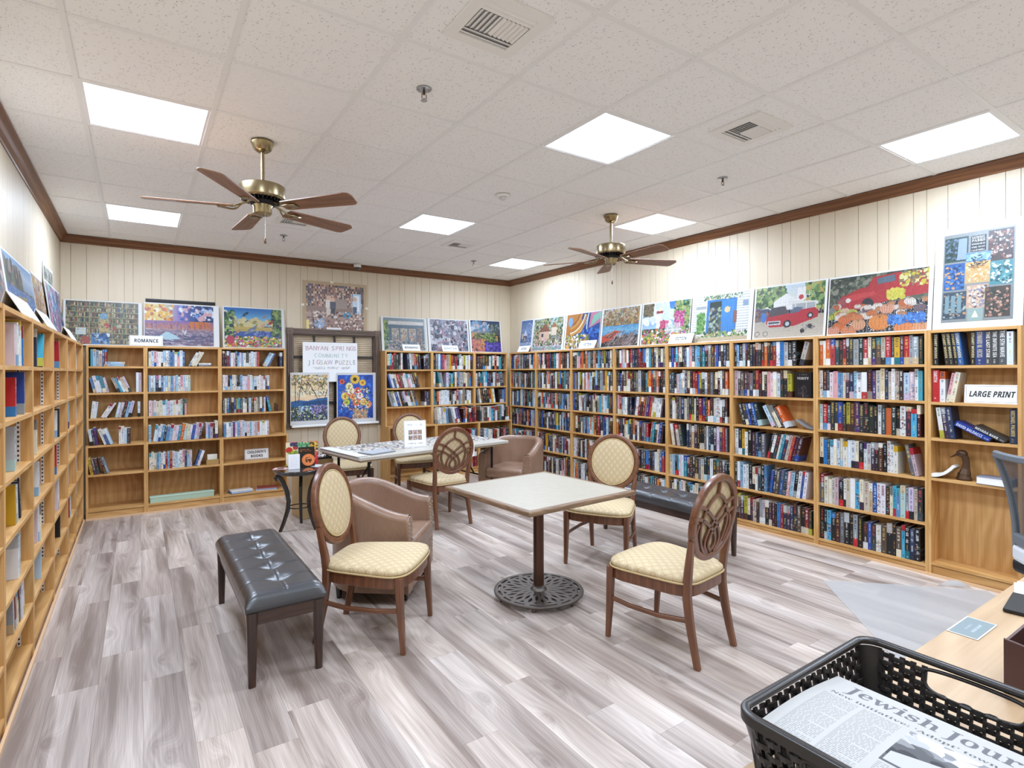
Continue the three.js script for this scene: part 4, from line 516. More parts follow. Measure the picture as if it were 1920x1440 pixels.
  bookshelf(x, w, h) { rect(x, w, h, 0, 0, 1, 1, '#6a5f48'); for (let r = 0; r < 8; r++) for (let c = 0; c < 46; c++) { if (rnd() < .12) continue; rect(x, w, h, c / 46, r / 8 + rr(.01, .05), c / 46 + .018, (r + 1) / 8 - .02, pick(['#3f4a42', '#8a9a78', '#a87a5a', '#c8b88a', '#4a6a7a', '#7a4a40', '#b0a890', '#2f3a44', '#5a6a58', '#d0c8a8'])); } for (const a of [.15, .31, .62, .82]) rect(x, w, h, a, 0, a + .012, 1, '#a8a070'); for (let r = 1; r < 8; r++) rect(x, w, h, 0, r / 8 - .014, 1, r / 8, '#b0a878'); poly(x, w, h, [[.43, .5], [.45, .3], [.5, .25], [.57, .3], [.59, .5], [.57, .72], [.45, .72]], '#a8a070'); disc(x, w, h, .51, .34, .06, '#7aa8c8', .9); rect(x, w, h, .46, .42, .57, .7, '#c8b078'); disc(x, w, h, .55, .56, .04, '#b85a50', 1.3); disc(x, w, h, .66, .62, .025, '#b84a48', 1.3); rect(x, w, h, .34, .74, .58, 1, '#4a86c0'); dabs(x, w, h, 80, .36, .76, .58, .96, ['#3a6aa8', '#8ab8e0', '#e8f0f4', '#2a4a80'], .01, .03); rect(x, w, h, .2, .82, .32, 1, '#b0584a'); rect(x, w, h, .13, .62, .27, .78, '#d8e0dc'); dabs(x, w, h, 320, 0, 0, 1, 1, ['#8a8a60', '#4a5a50', '#c8c098', '#b06a58', '#5a7a88'], .005, .014); },
  cosmos(x, w, h) { const g = x.createLinearGradient(0, 0, w, 0); ['#f0c850', '#e8d890', '#8a78c8', '#28407a', '#1c3058'].forEach((c, i) => g.addColorStop(i / 4, c)); x.fillStyle = g; x.fillRect(0, 0, w, h * .55); dabs(x, w, h, 80, 0, 0, .4, .4, ['#f8e090', '#e89850', '#f0b840', '#fff4d0', '#c86a4a'], .01, .04); dabs(x, w, h, 60, .5, 0, 1, .35, ['#c8d8f0', '#8aa8e0', '#f0f4fa', '#3a5aa0', '#e0b0b8'], .012, .05); disc(x, w, h, .26, .12, .03, '#d87a4a'); fillG(x, w, h, .4, .62, ['#8a6ab0', '#b87a78', '#c89080']); rect(x, w, h, .64, .4, .95, .56, '#d8783a'); strokes(x, w, h, 130, 0, .42, 1, .62, ['#7a4a70', '#c87a58', '#a890c8', '#5a3a5a'], .1, 1.57, .1, 3); fillG(x, w, h, .6, 1, ['#a88a98', '#5a5a80', '#8a7a90']); strokes(x, w, h, 320, 0, .6, 1, 1, ['#3a4468', '#c8c0d0', '#7a5a6a', '#e0d8e4', '#b08890'], .1, .1, .3, 3); poly(x, w, h, [[.2, .78], [.3, .66], [.45, .76], [.5, .84], [.3, .86]], '#b8d8e4'); strokes(x, w, h, 10, .52, .66, .58, .78, ['#f0f0e8'], .08, -1.57, .8, 3); },
  birds(x, w, h) { fillG(x, w, h, 0, .45, ['#2a70c0', '#6ab0e0', '#b8dcec']); dabs(x, w, h, 40, 0, .3, .9, .5, ['#c8b870', '#e8d898', '#a8a058', '#e0d0a0'], .03, .08); fillG(x, w, h, .48, .62, ['#d8b868', '#b8a858']); fillG(x, w, h, .6, .76, ['#4a6ab0', '#3a58a0']); dabs(x, w, h, 160, .5, .6, .95, .76, ['#5a78c0', '#3a50a0', '#8aa0d8'], .01, .03); dabs(x, w, h, 300, 0, .1, .15, .8, [...GREEN, '#2f4a58', '#e0e0d0'], .012, .04); dabs(x, w, h, 220, .84, 0, 1, .7, [...GREEN, '#2a3a50'], .012, .04); dabs(x, w, h, 400, 0, .74, 1, 1, [...GREEN, ...FLOW, '#e8d048'], .01, .03); const bird = (a, b, s, c1, c2) => { x.fillStyle = c1; x.beginPath(); x.ellipse(a * w, b * h, s * w, s * .5 * w, -.6, 0, 7); x.fill(); disc(x, w, h, a + s * .75, b - s * .8, s * .38, c1); poly(x, w, h, [[a - s, b + s * .6], [a - s * 1.7, b + s * 1.5], [a - s * .6, b + s]], c2); disc(x, w, h, a + s * .2, b + s * .1, s * .4, c2, .7); }; bird(.46, .56, .08, '#7a88a0', '#a0a8b4'); bird(.8, .36, .05, '#c03a3a', '#8a2a2a'); bird(.36, .16, .05, '#2a3a4a', '#5a7a9a'); bird(.66, .44, .035, '#d08a5a', '#f0e0d0'); bird(.7, .2, .035, '#c89a7a', '#8a6a5a'); bird(.22, .62, .04, '#b8785a', '#e0c8b0'); bird(.38, .34, .025, '#3a4a5a', '#e0e0e0'); disc(x, w, h, .1, .82, .07, '#c04a5a', 1.2); },
  pail(x, w, h) { fillG(x, w, h, 0, 1, ['#8a7a78', '#a08070', '#7a7488']); dabs(x, w, h, 500, 0, 0, 1, .6, ['#c89aa0', '#8a6a60', '#a8b098', '#5a6a78', '#d8c0b8', '#b87a80'], .012, .04); poly(x, w, h, [[.42, .55], [.76, .5], [.72, .92], [.48, .95]], '#cfd8dc'); poly(x, w, h, [[.45, .6], [.55, .58], [.54, .9], [.5, .92]], '#eef4f6'); x.strokeStyle = '#e8eef0'; x.lineWidth = 5; x.beginPath(); x.arc(.58 * w, .5 * h, .18 * w, PI, 0); x.stroke(); dabs(x, w, h, 160, 0, .85, 1, 1, ['#8a6a70', '#6a5a60', '#b09aa0'], .012, .03); },
  harbor(x, w, h) { fillG(x, w, h, 0, .4, ['#7aa8d8', '#c0d4e8', '#8aa8c8']); dabs(x, w, h, 260, .0, .12, .55, .5, ['#3a4a40', '#5a6a58', '#8a7a70', '#a88a80', '#2f3a48'], .012, .04); fillG(x, w, h, .45, 1, ['#4a78b0', '#3a68a8', '#2a4a80']); strokes(x, w, h, 220, 0, .45, 1, 1, ['#6a9ad0', '#c8dcf0', '#24407a', '#8ab0e0'], .1, 0, .2, 3); poly(x, w, h, [[.25, .58], [.66, .52], [.62, .86], [.44, .92], [.3, .8]], '#b89a68'); poly(x, w, h, [[.3, .62], [.62, .57], [.58, .7], [.36, .74]], '#6a5a48'); strokes(x, w, h, 30, .3, .6, .6, .85, ['#8a7048', '#d8c8a0'], .2, .8, .2, 4); rect(x, w, h, .5, .2, .51, .56, '#4a4038'); },
  autumn(x, w, h) { fillG(x, w, h, 0, 1, ['#a8b8c8', '#b89a80', '#8a7a60']); dabs(x, w, h, 620, 0, 0, 1, 1, [...FALL, '#c88a78', '#d8b8a0', '#6a7a88', '#e0d0c0'], .012, .04); strokes(x, w, h, 40, .1, .1, .9, .8, ['#6a4a38', '#8a6048'], .25, 1.57, .1, 6); dabs(x, w, h, 160, .5, .75, 1, 1, ['#c8a040', '#d8c060', '#8a9040'], .012, .035); },
  abstract(x, w, h) { fillG(x, w, h, 0, 1, ['#8ab0d0', '#c89aa8', '#5a78a0', '#9a88a8']); dabs(x, w, h, 420, 0, 0, 1, 1, ['#6a98c8', '#c88a98', '#3a5a8a', '#7ab0a0', '#e0c8d0', '#8a6a90', '#2f4a70'], .02, .07); },
  grey(x, w, h) { fillG(x, w, h, 0, 1, ['#b8b8b0', '#8a9088', '#6a7078']); dabs(x, w, h, 260, 0, 0, 1, 1, ['#7a8278', '#a0a498', '#5a6460', '#c4c4ba'], .02, .06); },
};
const TILT = 7;
// board leaning against a wall on top of the bookcases: from a to b along the wall
function board(wall, a, b, top, art, label, o = {}) {
  const w = Math.abs(b - a) - .006, tilt = (o.tilt ?? TILT) * RAD, y0 = o.y0 ?? SHELF_TOP + .001, h = (top - y0) / Math.cos(tilt), off = (o.off ?? .012) + Math.sin(tilt) * h, mid = (a + b) / 2;
  const P = wall === 'R' ? [[XR - off, y0, mid], -PI / 2] : wall === 'L' ? [[XL + off, y0, mid], PI / 2] : [[mid, y0, ZB + off], 0];
  const t = thing('jigsaw_puzzle', label, 'puzzle', P[0], P[1]); t.rotation.x = -tilt;
  const bm = o.mount ?? .014, bl = o.bl ?? bm, br = o.br ?? bm, bt = o.bt ?? bm, bb = o.bb ?? bm;
  mesh('board', box(w, h, .005, 0, h / 2, 0), o.boardMat || M.whitePaper, t);
  const pw = w - bl - br, ph = h - bt - bb, cw = 512, ch = Math.round(512 * ph / pw);
  const tex = canvas(cw, ch, (x, W, H) => { ART[art](x, W, H); cuts(x, W, H); });
  mesh('picture', box(pw, ph, .0016, (bl - br) / 2, h / 2 + (bb - bt) / 2, .0034), std({ color: 0xd2d2d2, map: tex, roughness: .42 }), t);
  return t;
}
board('R', -7.19, -6.847, 2.335, 'snow', 'jigsaw puzzle of a snowy cottage in blue dusk', { bt: .012, br: .03 });
board('R', -6.84, -6.091, 2.33, 'bridge', 'jigsaw puzzle of a pink cottage and stone bridge', { br: .04 });
board('R', -6.085, -5.357, 2.333, 'swirl', 'jigsaw puzzle of orange and deep blue swirls', { br: .008, bl: .03 });
board('R', -5.35, -4.652, 2.335, 'boats', 'jigsaw puzzle of rowing boats on a blue lake', { bl: .035, br: .03 });
board('R', -4.645, -3.929, 2.335, 'lighthouse', 'jigsaw puzzle of a lighthouse and flower garden gate', { br: .008, bl: .02 });
board('R', -3.92, -3.187, 2.338, 'bluedoor', 'jigsaw puzzle of a blue door in white clapboard', { br: .045, bl: .015 });
board('R', -3.18, -2.479, 2.342, 'convertible', 'jigsaw puzzle of a red convertible at a filling station', { bl: .018, br: .02 });
board('R', -2.472, -1.695, 2.338, 'truck', 'jigsaw puzzle of a red truck among orange pumpkins', { bl: .01, br: .03 });
board('R', -1.685, -1.165, 2.585, 'parks', 'tall white framed national parks poster collage', { mount: .052, tilt: 7 });
board('B', -.66, .04, 2.318, 'bookshelf', 'jigsaw puzzle of crowded shelves with curios', { br: .035, bl: .02, bt: .012 });
board('B', .05, .81, 2.33, 'cosmos', 'jigsaw puzzle of a starry orange and violet coast', { br: .06, bl: .008, off: .026 });
board('B', .845, 1.555, 2.338, 'birds', 'jigsaw puzzle of birds over a blue meadow', { br: .035, bl: .015 });
board('B', 2.84, 3.555, 2.318, 'shop', 'jigsaw puzzle of a flowery shop front', { bl: .035, br: .02 });
board('B', 3.56, 4.26, 2.328, 'faces', 'jigsaw puzzle of many small grey faces', { bl: .04, br: .025 });
board('B', 4.265, 4.86, 2.34, 'treehouse', 'jigsaw puzzle of a tree house over a purple path', { bl: .03, br: .02, bt: .008 });
board('L', -3.25, -4.315, 2.27, 'pail', 'jigsaw puzzle of a white pail among flowers', { br: .01, tilt: 7 });
board('L', -4.325, -5.45, 2.28, 'harbor', 'jigsaw puzzle of a boat in a blue harbour', { bl: .05, br: .006, tilt: 7 });
board('L', -5.455, -6.05, 2.30, 'autumn', 'jigsaw puzzle of an autumn street', { tilt: 7 });
board('L', -6.06, -7.15, 2.33, 'abstract', 'jigsaw puzzle of blurred pink and blue blossoms', { bl: .03, tilt: 7, off: .024 });
board('L', -6.2, -6.85, 2.50, 'grey', 'tall pale framed picture standing behind the blossom puzzle', { tilt: 1.5, off: .004, mount: .03 });
{ const t = thing('picture_frame', 'thin black picture frame edge behind the starry coast puzzle', 'picture frame', [.42, SHELF_TOP + .001, ZB + .016]); t.rotation.x = -1.2 * RAD; mesh('frame', merge([box(.70, .025, .014, 0, .535, 0), box(.70, .025, .014, 0, .0125, 0), box(.025, .51, .014, -.3375, .275, 0), box(.025, .51, .014, .3375, .275, 0)]), M.black, t); mesh('backing', box(.65, .5, .004, 0, .275, -.002), M.dark, t); }
// framed-on-wall puzzle above the window
{
  const t = thing('wall_picture', 'library scene puzzle on tan mount above the window', 'picture', [2.215, 2.085, ZB + .004], 0); mesh('mount', box(.86, .655, .006, 0, .3275, 0), M.mount, t);
  mesh('picture', box(.77, .60, .003, .0, .315, .0045), std({ map: canvas(512, 400, (x, w, h) => { ART.library(x, w, h); cuts(x, w, h); }), roughness: .4 }), t);
  for (const [x, y] of [[-.43, .33], [.43, .33], [-.05, .655]]) mesh('tape', box(.04, .03, .0008, x, y, .0035), std({ color: 0xe2dccc, roughness: .4 }), t);
}
// sheets in the window
function sheet(name, label, cat, x0, x1, y0, y1, art, o = {}) {
  const t = thing(name, label, cat, [(x0 + x1) / 2, y0, o.z ?? ZB + .075]); mesh('board', box(x1 - x0, y1 - y0, .004, 0, (y1 - y0) / 2, 0), M.whitePaper, t);
  const bl = o.bl ?? .01, br = o.br ?? .01, bb = o.bb ?? .01, bt = o.bt ?? .01, w = x1 - x0 - bl - br, h = y1 - y0 - bb - bt;
  mesh('picture', box(w, h, .0014, (bl - br) / 2, bb + h / 2, .0028), std({ map: canvas(400, Math.round(400 * h / w), o.draw || ((x, W, H) => { ART[art](x, W, H); cuts(x, W, H, 20, 26); })), roughness: .4 }), t); return t;
}
sheet('jigsaw_puzzle', 'lake and trees puzzle standing in the window', 'puzzle', 1.612, 2.10, WY0 + .004, 1.525, 'lake', { br: .02, bb: .055, bl: .008, bt: .03 });
sheet('jigsaw_puzzle', 'bouquet on deep blue puzzle standing in the window', 'puzzle', 2.205, 2.745, WY0 + .004, 1.52, 'flowers', { bl: .012, br: .04, bb: .05, bt: .03 });
sheet('paper_sign', 'white hand-lettered jigsaw puzzle sign in the window', 'sign', 1.77, 2.49, 1.40, 1.925, null, { z: ZB + .062, bl: .002, br: .002, bb: .002, bt: .002, draw: (x, w, h) => {
  x.fillStyle = '#f1f2f2'; x.fillRect(0, 0, w, h); x.textAlign = 'left'; const line = (s, y, sz, cols, x0, x1) => { x.font = sz + 'px sans-serif'; const n = s.length, st = (x1 - x0) / n; [...s].forEach((c, i) => { x.fillStyle = cols[i % cols.length]; x.fillText(c, x0 + i * st, y + rr(-2, 2)); }); };
  line('BANYAN SPRINGS', h * .2, 44, ['#b88a92', '#a8808a'], w * .04, w * .99); line('COMMUNITY', h * .38, 38, ['#a8c0c4', '#a0b8b0'], w * .2, w * .84); line('JIGSAW PUZZLE', h * .56, 44, ['#6a8088', '#6a7078', '#c08a90', '#9ab0a0', '#b09070', '#a8a0b8'], w * .1, w * .98); line('"PUZZLE PEOPLE" GROUP', h * .68, 22, ['#7a8288', '#9a8a8a'], w * .18, w * .86);
} });
// plain shelf signs
function signTex(lines, o = {}) { return canvas(512, o.h ?? 160, (x, w, h) => { x.fillStyle = '#f3f3f1'; x.fillRect(0, 0, w, h); x.strokeStyle = '#5a5a5a'; x.lineWidth = 4; x.strokeRect(10, 10, w - 20, h - 20); x.fillStyle = '#2b2b2d'; x.textAlign = 'center'; x.textBaseline = 'middle'; lines.forEach((s, i) => { const sz = o.sz ?? 78; x.font = (o.it ? 'italic ' : '') + 'bold ' + sz + 'px sans-serif'; const m = x.measureText(s).width; x.save(); x.translate(w / 2, h * (i + .5) / lines.length * .8 + h * .1); x.scale(Math.min(1, (w * (o.fit ?? .8)) / m), 1); x.fillText(s, 0, 0); x.strokeStyle = '#2b2b2d'; x.lineWidth = sz * .04; x.strokeText(s, 0, 0); x.restore(); }); if (o.marks) { x.save(); x.translate(w * .28, h * .3); glyphs(x, w * .44, h * .38, '#55595c'); x.restore(); } }); }
// tent card: folded white card standing on the bookcase top, front leaning back
function tent(wall, a, width, tex, label, o = {}) {
  const off = o.off ?? .10, y = o.y ?? SHELF_TOP + .001, D = wall === 'R' ? XR - FACE_R : wall === 'L' ? FACE_L - XL : FACE_B - ZB, front = D - .006 - (o.back ?? 0), h = o.h ?? .105, lean = o.lean ?? .45;
  const P = wall === 'R' ? [[XR - front, y, a], -PI / 2] : wall === 'L' ? [[XL + front, y, a], PI / 2] : [[a, y, ZB + front], 0];
  const t = thing('shelf_sign', label, 'sign', P[0], P[1], o.group);
  const s = h * Math.sin(lean), c = h * Math.cos(lean);
  const f = mesh('front_panel', box(width, h, .003, 0, h / 2, 0), M.whitePaper, t); f.rotation.x = -lean;
  const p = mesh('lettering', box(width - .006, h - .006, .0008, 0, h / 2, .002), std({ map: tex, roughness: .4 }), t); p.rotation.x = -lean;
  if (o.tentBack !== false) { const bl = Math.hypot(c, .028); const g = box(width, bl, .003, 0, -bl / 2, 0); const b = mesh('rear_panel', g, M.whitePaper, t); b.position.set(0, c, -s); b.rotation.x = Math.atan2(.028, c); }
  return t;
}
tent('B', .075, .31, signTex(['ROMANCE']), 'white shelf sign lettered ROMANCE', { h: .115, lean: .1 });
tent('B', 3.235, .27, signTex(['BIOGRAPHIES'], { it: true }), 'white tent sign lettered BIOGRAPHIES');
tent('B', 3.86, .27, signTex(['NON-FICTION'], { it: true }), 'white tent sign lettered NON-FICTION');
tent('R', -6.95, .30, signTex(['FICTION'], { it: true, fit: .5 }), 'white tent sign below the snowy cottage puzzle');
tent('R', -5.50, .32, signTex(['FICTION'], { it: true, fit: .5 }), 'white FICTION tent sign between the swirl and boats puzzles', { h: .12 });
tent('R', -3.98, .32, signTex(['FICTION'], { it: true, fit: .5 }), 'white FICTION tent sign between the lighthouse and door puzzles', { h: .12 });
tent('L', -3.95, .62, signTex([], { marks: true }), 'long white wedge sign in front of the pail puzzle', { h: .13, lean: .5 });
tent('L', -4.85, .5, signTex([], { marks: true }), 'white curled wedge sign in front of the harbour puzzle', { h: .13, lean: .5 });
tent('L', -6.35, .5, signTex([], { marks: true }), 'white wedge sign in front of the blossom puzzle', { h: .12, lean: .5 });
tent('B', 1.20, .27, signTex(["CHILDREN'S", 'BOOKS'], { h: 230, sz: 82 }), "white framed sign lettered CHILDREN'S BOOKS", { y: .469, h: .125, lean: .12, back: .03 - (FACE_BL - FACE_B) * 0 });
{ // large print plate across the second shelf
  const t = thing('shelf_sign', 'white plate lettered LARGE PRINT propped on the shelf', 'sign', [FACE_R + .02, 1.2925, -1.325], -PI / 2); t.rotation.x = -.1; mesh('plate', rbox(.30, .132, .006, .0025, 0, .066, 0), M.white, t);
  mesh('lettering', box(.29, .122, .001, 0, .066, .0035), std({ map: signTex(['LARGE PRINT'], { h: 214, it: true, sz: 96, fit: .86 }), roughness: .35 }), t);
}

// ================================================================ FURNITURE
// ---- oval-back dining chairs (local: front = +z)
const seatPt = (a, k = 1) => { // rounded trapezoid outline, a in radians
  const c = Math.cos(a), s = Math.sin(a), n = 5.5, r = Math.pow(Math.pow(Math.abs(c), n) + Math.pow(Math.abs(s), n), -1 / n), z = s * r * .245, wd = .232 + .036 * (z / .245), x = c * r * wd;
  const bow = (1 - Math.pow(x / .275, 2)) * (z > 0 ? .022 * (z / .245) : 0); return [x * k, (z + bow) * k];
};
function makeChair() {
  const t = thing('dining_chair', '', 'chair');
  const Y0 = .352, Y1 = .412;
  const out = []; for (let i = 0; i < 48; i++) out.push(seatPt(i / 48 * 2 * PI));
  const shp = new THREE.Shape(out.map(p => new THREE.Vector2(p[0], p[1]))); shp.holes.push(new THREE.Path(out.map(p => new THREE.Vector2(p[0] * .9, p[1] * .9)).reverse()));
  const ap = new THREE.ExtrudeGeometry(shp, { depth: Y1 - Y0, bevelEnabled: true, bevelSize: .003, bevelThickness: .003, bevelSegments: 1, curveSegments: 2 }); ap.rotateX(PI / 2); ap.translate(0, Y1, 0); mesh('apron', ap, M.walnut, t);
  const seat = mesh('seat', gridGeo(48, 9, (u, v) => { const a = u * 2 * PI; let k, y; if (v <= .25) { k = 1.0 + .045 * Math.sin(v / .25 * PI / 2); y = Y1 + .001 + v / .25 * .024; } else { const q = (v - .25) / .75; k = (1.045) * (1 - q * q * .999 * (q > .98 ? 1 : 1)) ; k = 1.045 * Math.cos(q * PI / 2); y = Y1 + .025 + .044 * Math.sin(Math.min(1, q * 1.0) * PI / 2) ** .8; } const p = seatPt(a, Math.max(k, .0005)); return [p[0], y, p[1], p[0], p[1] + .02]; }, true).applyMatrix4(new THREE.Matrix4()), M.damask, t);
  seat.geometry.index.array.reverse(); seat.geometry.computeVertexNormals();
  mesh('piping', tube(out.map(p => [p[0] * 1.045, Y1 + .006, p[1] * 1.045]), .0058, 96, 6, true), M.piping, seat);
  for (const s of [-1, 1]) {
    mesh('leg', sweep([[s * .242, 0, .252, .0135, .0135], [s * .242, .20, .238, .0185, .0185], [s * .242, .412, .228, .0225, .0225]], [1, 0, 0]), M.walnut, t);
    // rear post: sabre foot, seat joint, then up into the oval ring
    mesh('leg', sweep([[s * .19, 0, -.285, .0145, .017], [s * .187, .10, -.262, .016, .019], [s * .184, .22, -.238, .018, .021], [s * .182, .34, -.222, .0195, .022], [s * .181, .42, -.222, .0195, .022], [s * .184, .50, -.232, .019, .020], [s * .192, .58, -.246, .018, .017], [s * .203, .655, -.259, .014, .013]], [1, 0, 0]), M.walnut, t);
    mesh('stretcher', sweep([[s * .240, .232, .235, .008, .0125], [s * .246, .226, .10, .008, .0125], [s * .232, .226, -.08, .008, .0125], [s * .187, .232, -.236, .008, .0125]], [1, 0, 0]), M.walnut, t);
  }
  // back: built upright about its centre, then leaned
  const back = new THREE.Group(); back.name = 'backrest'; back.position.set(0, .748, -.272); back.rotation.x = -.17; t.add(back);
  const RX = .205, RY = .218;
  const prof = [[.021, -.011], [.016, -.018], [-.010, -.018], [-.017, -.012], [-.017, .010], [-.010, .017], [.014, .017], [.021, .010]];
  const ringG = gridGeo(64, 8, (u, v) => { const a = u * 2 * PI, q = prof[Math.round(v * 8) % 8]; return [Math.cos(a) * (RX + q[0]), Math.sin(a) * (RY + q[0]), q[1], u * 1.3, v * .12]; }, true); mesh('oval_frame', ringG, M.walnut, back);
  const pad = gridGeo(48, 7, (u, v) => { const a = u * 2 * PI, k = Math.cos(v * PI / 2), r = Math.max(k, .0005); return [Math.cos(a) * (RX - .022) * r, Math.sin(a) * (RY - .022) * r, .006 + .026 * Math.pow(Math.sin(v * PI / 2), .7), Math.cos(a) * (RX - .022) * r, Math.sin(a) * (RY - .022) * r]; }, true); const pm = mesh('front_pad', pad, M.damask, back);
  const pip = []; for (let i = 0; i < 40; i++) { const a = i / 40 * 2 * PI; pip.push([Math.cos(a) * (RX - .024), Math.sin(a) * (RY - .024), .014]); } mesh('piping', tube(pip, .005, 80, 6, true), M.piping, back);
  const rp = new THREE.CircleGeometry(1, 40); rp.scale(RX - .018, RY - .018, 1); const ru = rp.attributes.uv; for (let i = 0; i < ru.count; i++) ru.setXY(i, ru.getX(i) * .37, ru.getY(i) * .39); rp.rotateY(PI); rp.translate(0, 0, .002); mesh('rear_panel', rp, M.damask, back);
  // lattice on the rear: interlaced arcs
  const strips = [], Z = -.008, st = (pts) => { const cv = new THREE.CatmullRomCurve3(pts.map(p => V3(p[0] * RX, p[1] * RY, 0))), L = []; for (let i = 0; i <= 16; i++) { const p = cv.getPoint(i / 16); L.push([p.x, p.y, Z, .0065, .0098]); } strips.push(sweep(L, [0, 0, 1])); };
  for (const s of [-1, 1]) {
    st([[s * .9, .42], [s * .55, .30], [s * .1, .0], [-s * .25, -.3], [-s * .36, -.62], [-s * .16, -.9]]);
    st([[s * .97, .12], [s * .6, .02], [s * .2, -.2], [-s * .12, -.46], [-s * .17, -.68], [0, -.86]]);
    st([[0, .60], [s * .32, .44], [s * .56, .16], [s * .66, -.2], [s * .52, -.62], [s * .22, -.94]]);
    st([[s * .78, -.05], [s * .84, -.3], [s * .62, -.72]]);
  }
  st([[0, .98], [0, .8], [0, .60]]);
  mesh('lattice', merge(strips), M.walnut, back);
  return t;
}
const CH = makeChair(); tag(CH, 'oval-back chair drawn up beside the black bench', 'chair', 'oval-back chairs around the tables');
const turnOf = (fx, fz) => Math.atan2(fx, fz);
CH.position.set(1.165, 0, -3.165); CH.rotation.y = turnOf(.73, .68);
copy(CH, [2.517, 0, -2.125], turnOf(-.13, -1), 'oval-back chair showing its lattice, in front of the square table');
copy(CH, [3.155, 0, -3.335], turnOf(-.863, .505), 'oval-back chair facing the square table before the second bench');
copy(CH, [2.575, 0, -5.135], turnOf(-.02, -1), 'oval-back chair with its lattice towards us at the puzzle table');
copy(CH, [2.03, 0, -6.50], turnOf(-.12, .99), 'oval-back chair behind the puzzle table below the lake puzzle');
copy(CH, [2.905, 0, -6.53], turnOf(-.2, .98), 'oval-back chair behind the puzzle table beside the biographies bookcase');

// ---- tufted benches (length along z)
function makeBench() {
  const L = 1.25, W = .385, H = .452, t = thing('tufted_bench', '', 'bench');
  const hw = W / 2, hl = L / 2, yb = .362, N = 6;
  const top = (x, z) => { // cushion height
    const ex = 1 - Math.abs(x) / hw, ez = 1 - Math.abs(z) / hl, r = (e, s) => { const q = clamp(e / s); return Math.sqrt(1 - (1 - q) * (1 - q)); };
    let y = yb + .03 + (H - yb - .03) * r(ex, .32) * r(ez, .10); const seg = (z + hl) / L * N, fr = seg - Math.round(seg), inner = Math.round(seg) > 0 && Math.round(seg) < N;
    const creaseW = Math.exp(-Math.pow(fr / .05, 2)), cx = Math.exp(-Math.pow(x / (hw * .55), 2));
    if (inner) { y -= .007 * creaseW * (.4 + .6 * cx); y -= .020 * Math.exp(-(Math.pow(fr * L / N / .045, 2) + Math.pow(x / .045, 2))); }
    y -= .004 * Math.exp(-Math.pow(x / .008, 2)) * clamp(ez / .08); return y;
  };
  const g = gridGeo(72, 132, (u, v) => { const x = (u * 2 - 1) * hw, z = (v * 2 - 1) * hl; return [x, top(x, z), z, x, z]; }); g.index.array.reverse(); g.computeVertexNormals(); const c = mesh('cushion', g, M.leather, t);
  const skirt = (() => { const pts = []; const n = 40; const P = (a) => a; const pos = []; const ring = []; for (let i = 0; i <= 72; i++) ring.push([(i / 36 - 1) * hw, -hl]); for (let i = 1; i <= 132; i++) ring.push([hw, (i / 66 - 1) * hl]); for (let i = 1; i <= 72; i++) ring.push([(1 - i / 36) * hw, hl]); for (let i = 1; i <= 132; i++) ring.push([-hw, (1 - i / 66) * hl]); return gridGeo(ring.length - 1, 3, (u, v) => { const p = ring[Math.round(u * (ring.length - 1))], y = top(p[0], p[1]), k = [1, .996, .985, .95][Math.round(v * 3)]; return [p[0] * k, [y, y - .012, yb + .002, yb][Math.round(v * 3)], p[1] * k, u * 3, v * .05]; }); })();
  mesh('cushion_side', skirt, M.leather, c);
  for (const s of [-1, 1]) for (const e of [-1, 1]) mesh('leg', sweep([[s * (hw - .034), 0, e * (hl - .034), .0165, .0165], [s * (hw - .034), .25, e * (hl - .036), .0225, .0225], [s * (hw - .034), yb, e * (hl - .036), .026, .026]], [1, 0, 0]), M.espresso, t);
  for (const s of [-1, 1]) mesh('apron', wbox(.02, .062, L - .12, 'z', s * (hw - .03), yb - .032, 0), M.espresso, t);
  for (const e of [-1, 1]) mesh('apron', wbox(W - .12, .062, .02, 'x', 0, yb - .032, e * (hl - .03)), M.espresso, t);
  for (const s of [-.004, .004]) { const pts = []; for (let i = 0; i <= 60; i++) { const z = (i / 30 - 1) * (hl - .03); pts.push([s, top(s, z) + .0006, z]); } mesh('stitching', tube(pts, .0009, 120, 4), M.black, c); }
  return t;
}
const BE = makeBench(); tag(BE, 'black tufted leather bench standing alone beside an oval-back chair', 'bench', 'tufted leather benches');
BE.position.set(.612, 0, -3.535);
copy(BE, [3.915, 0, -3.36], 0, 'black tufted leather bench before the fiction bookcases', 'tufted leather benches');

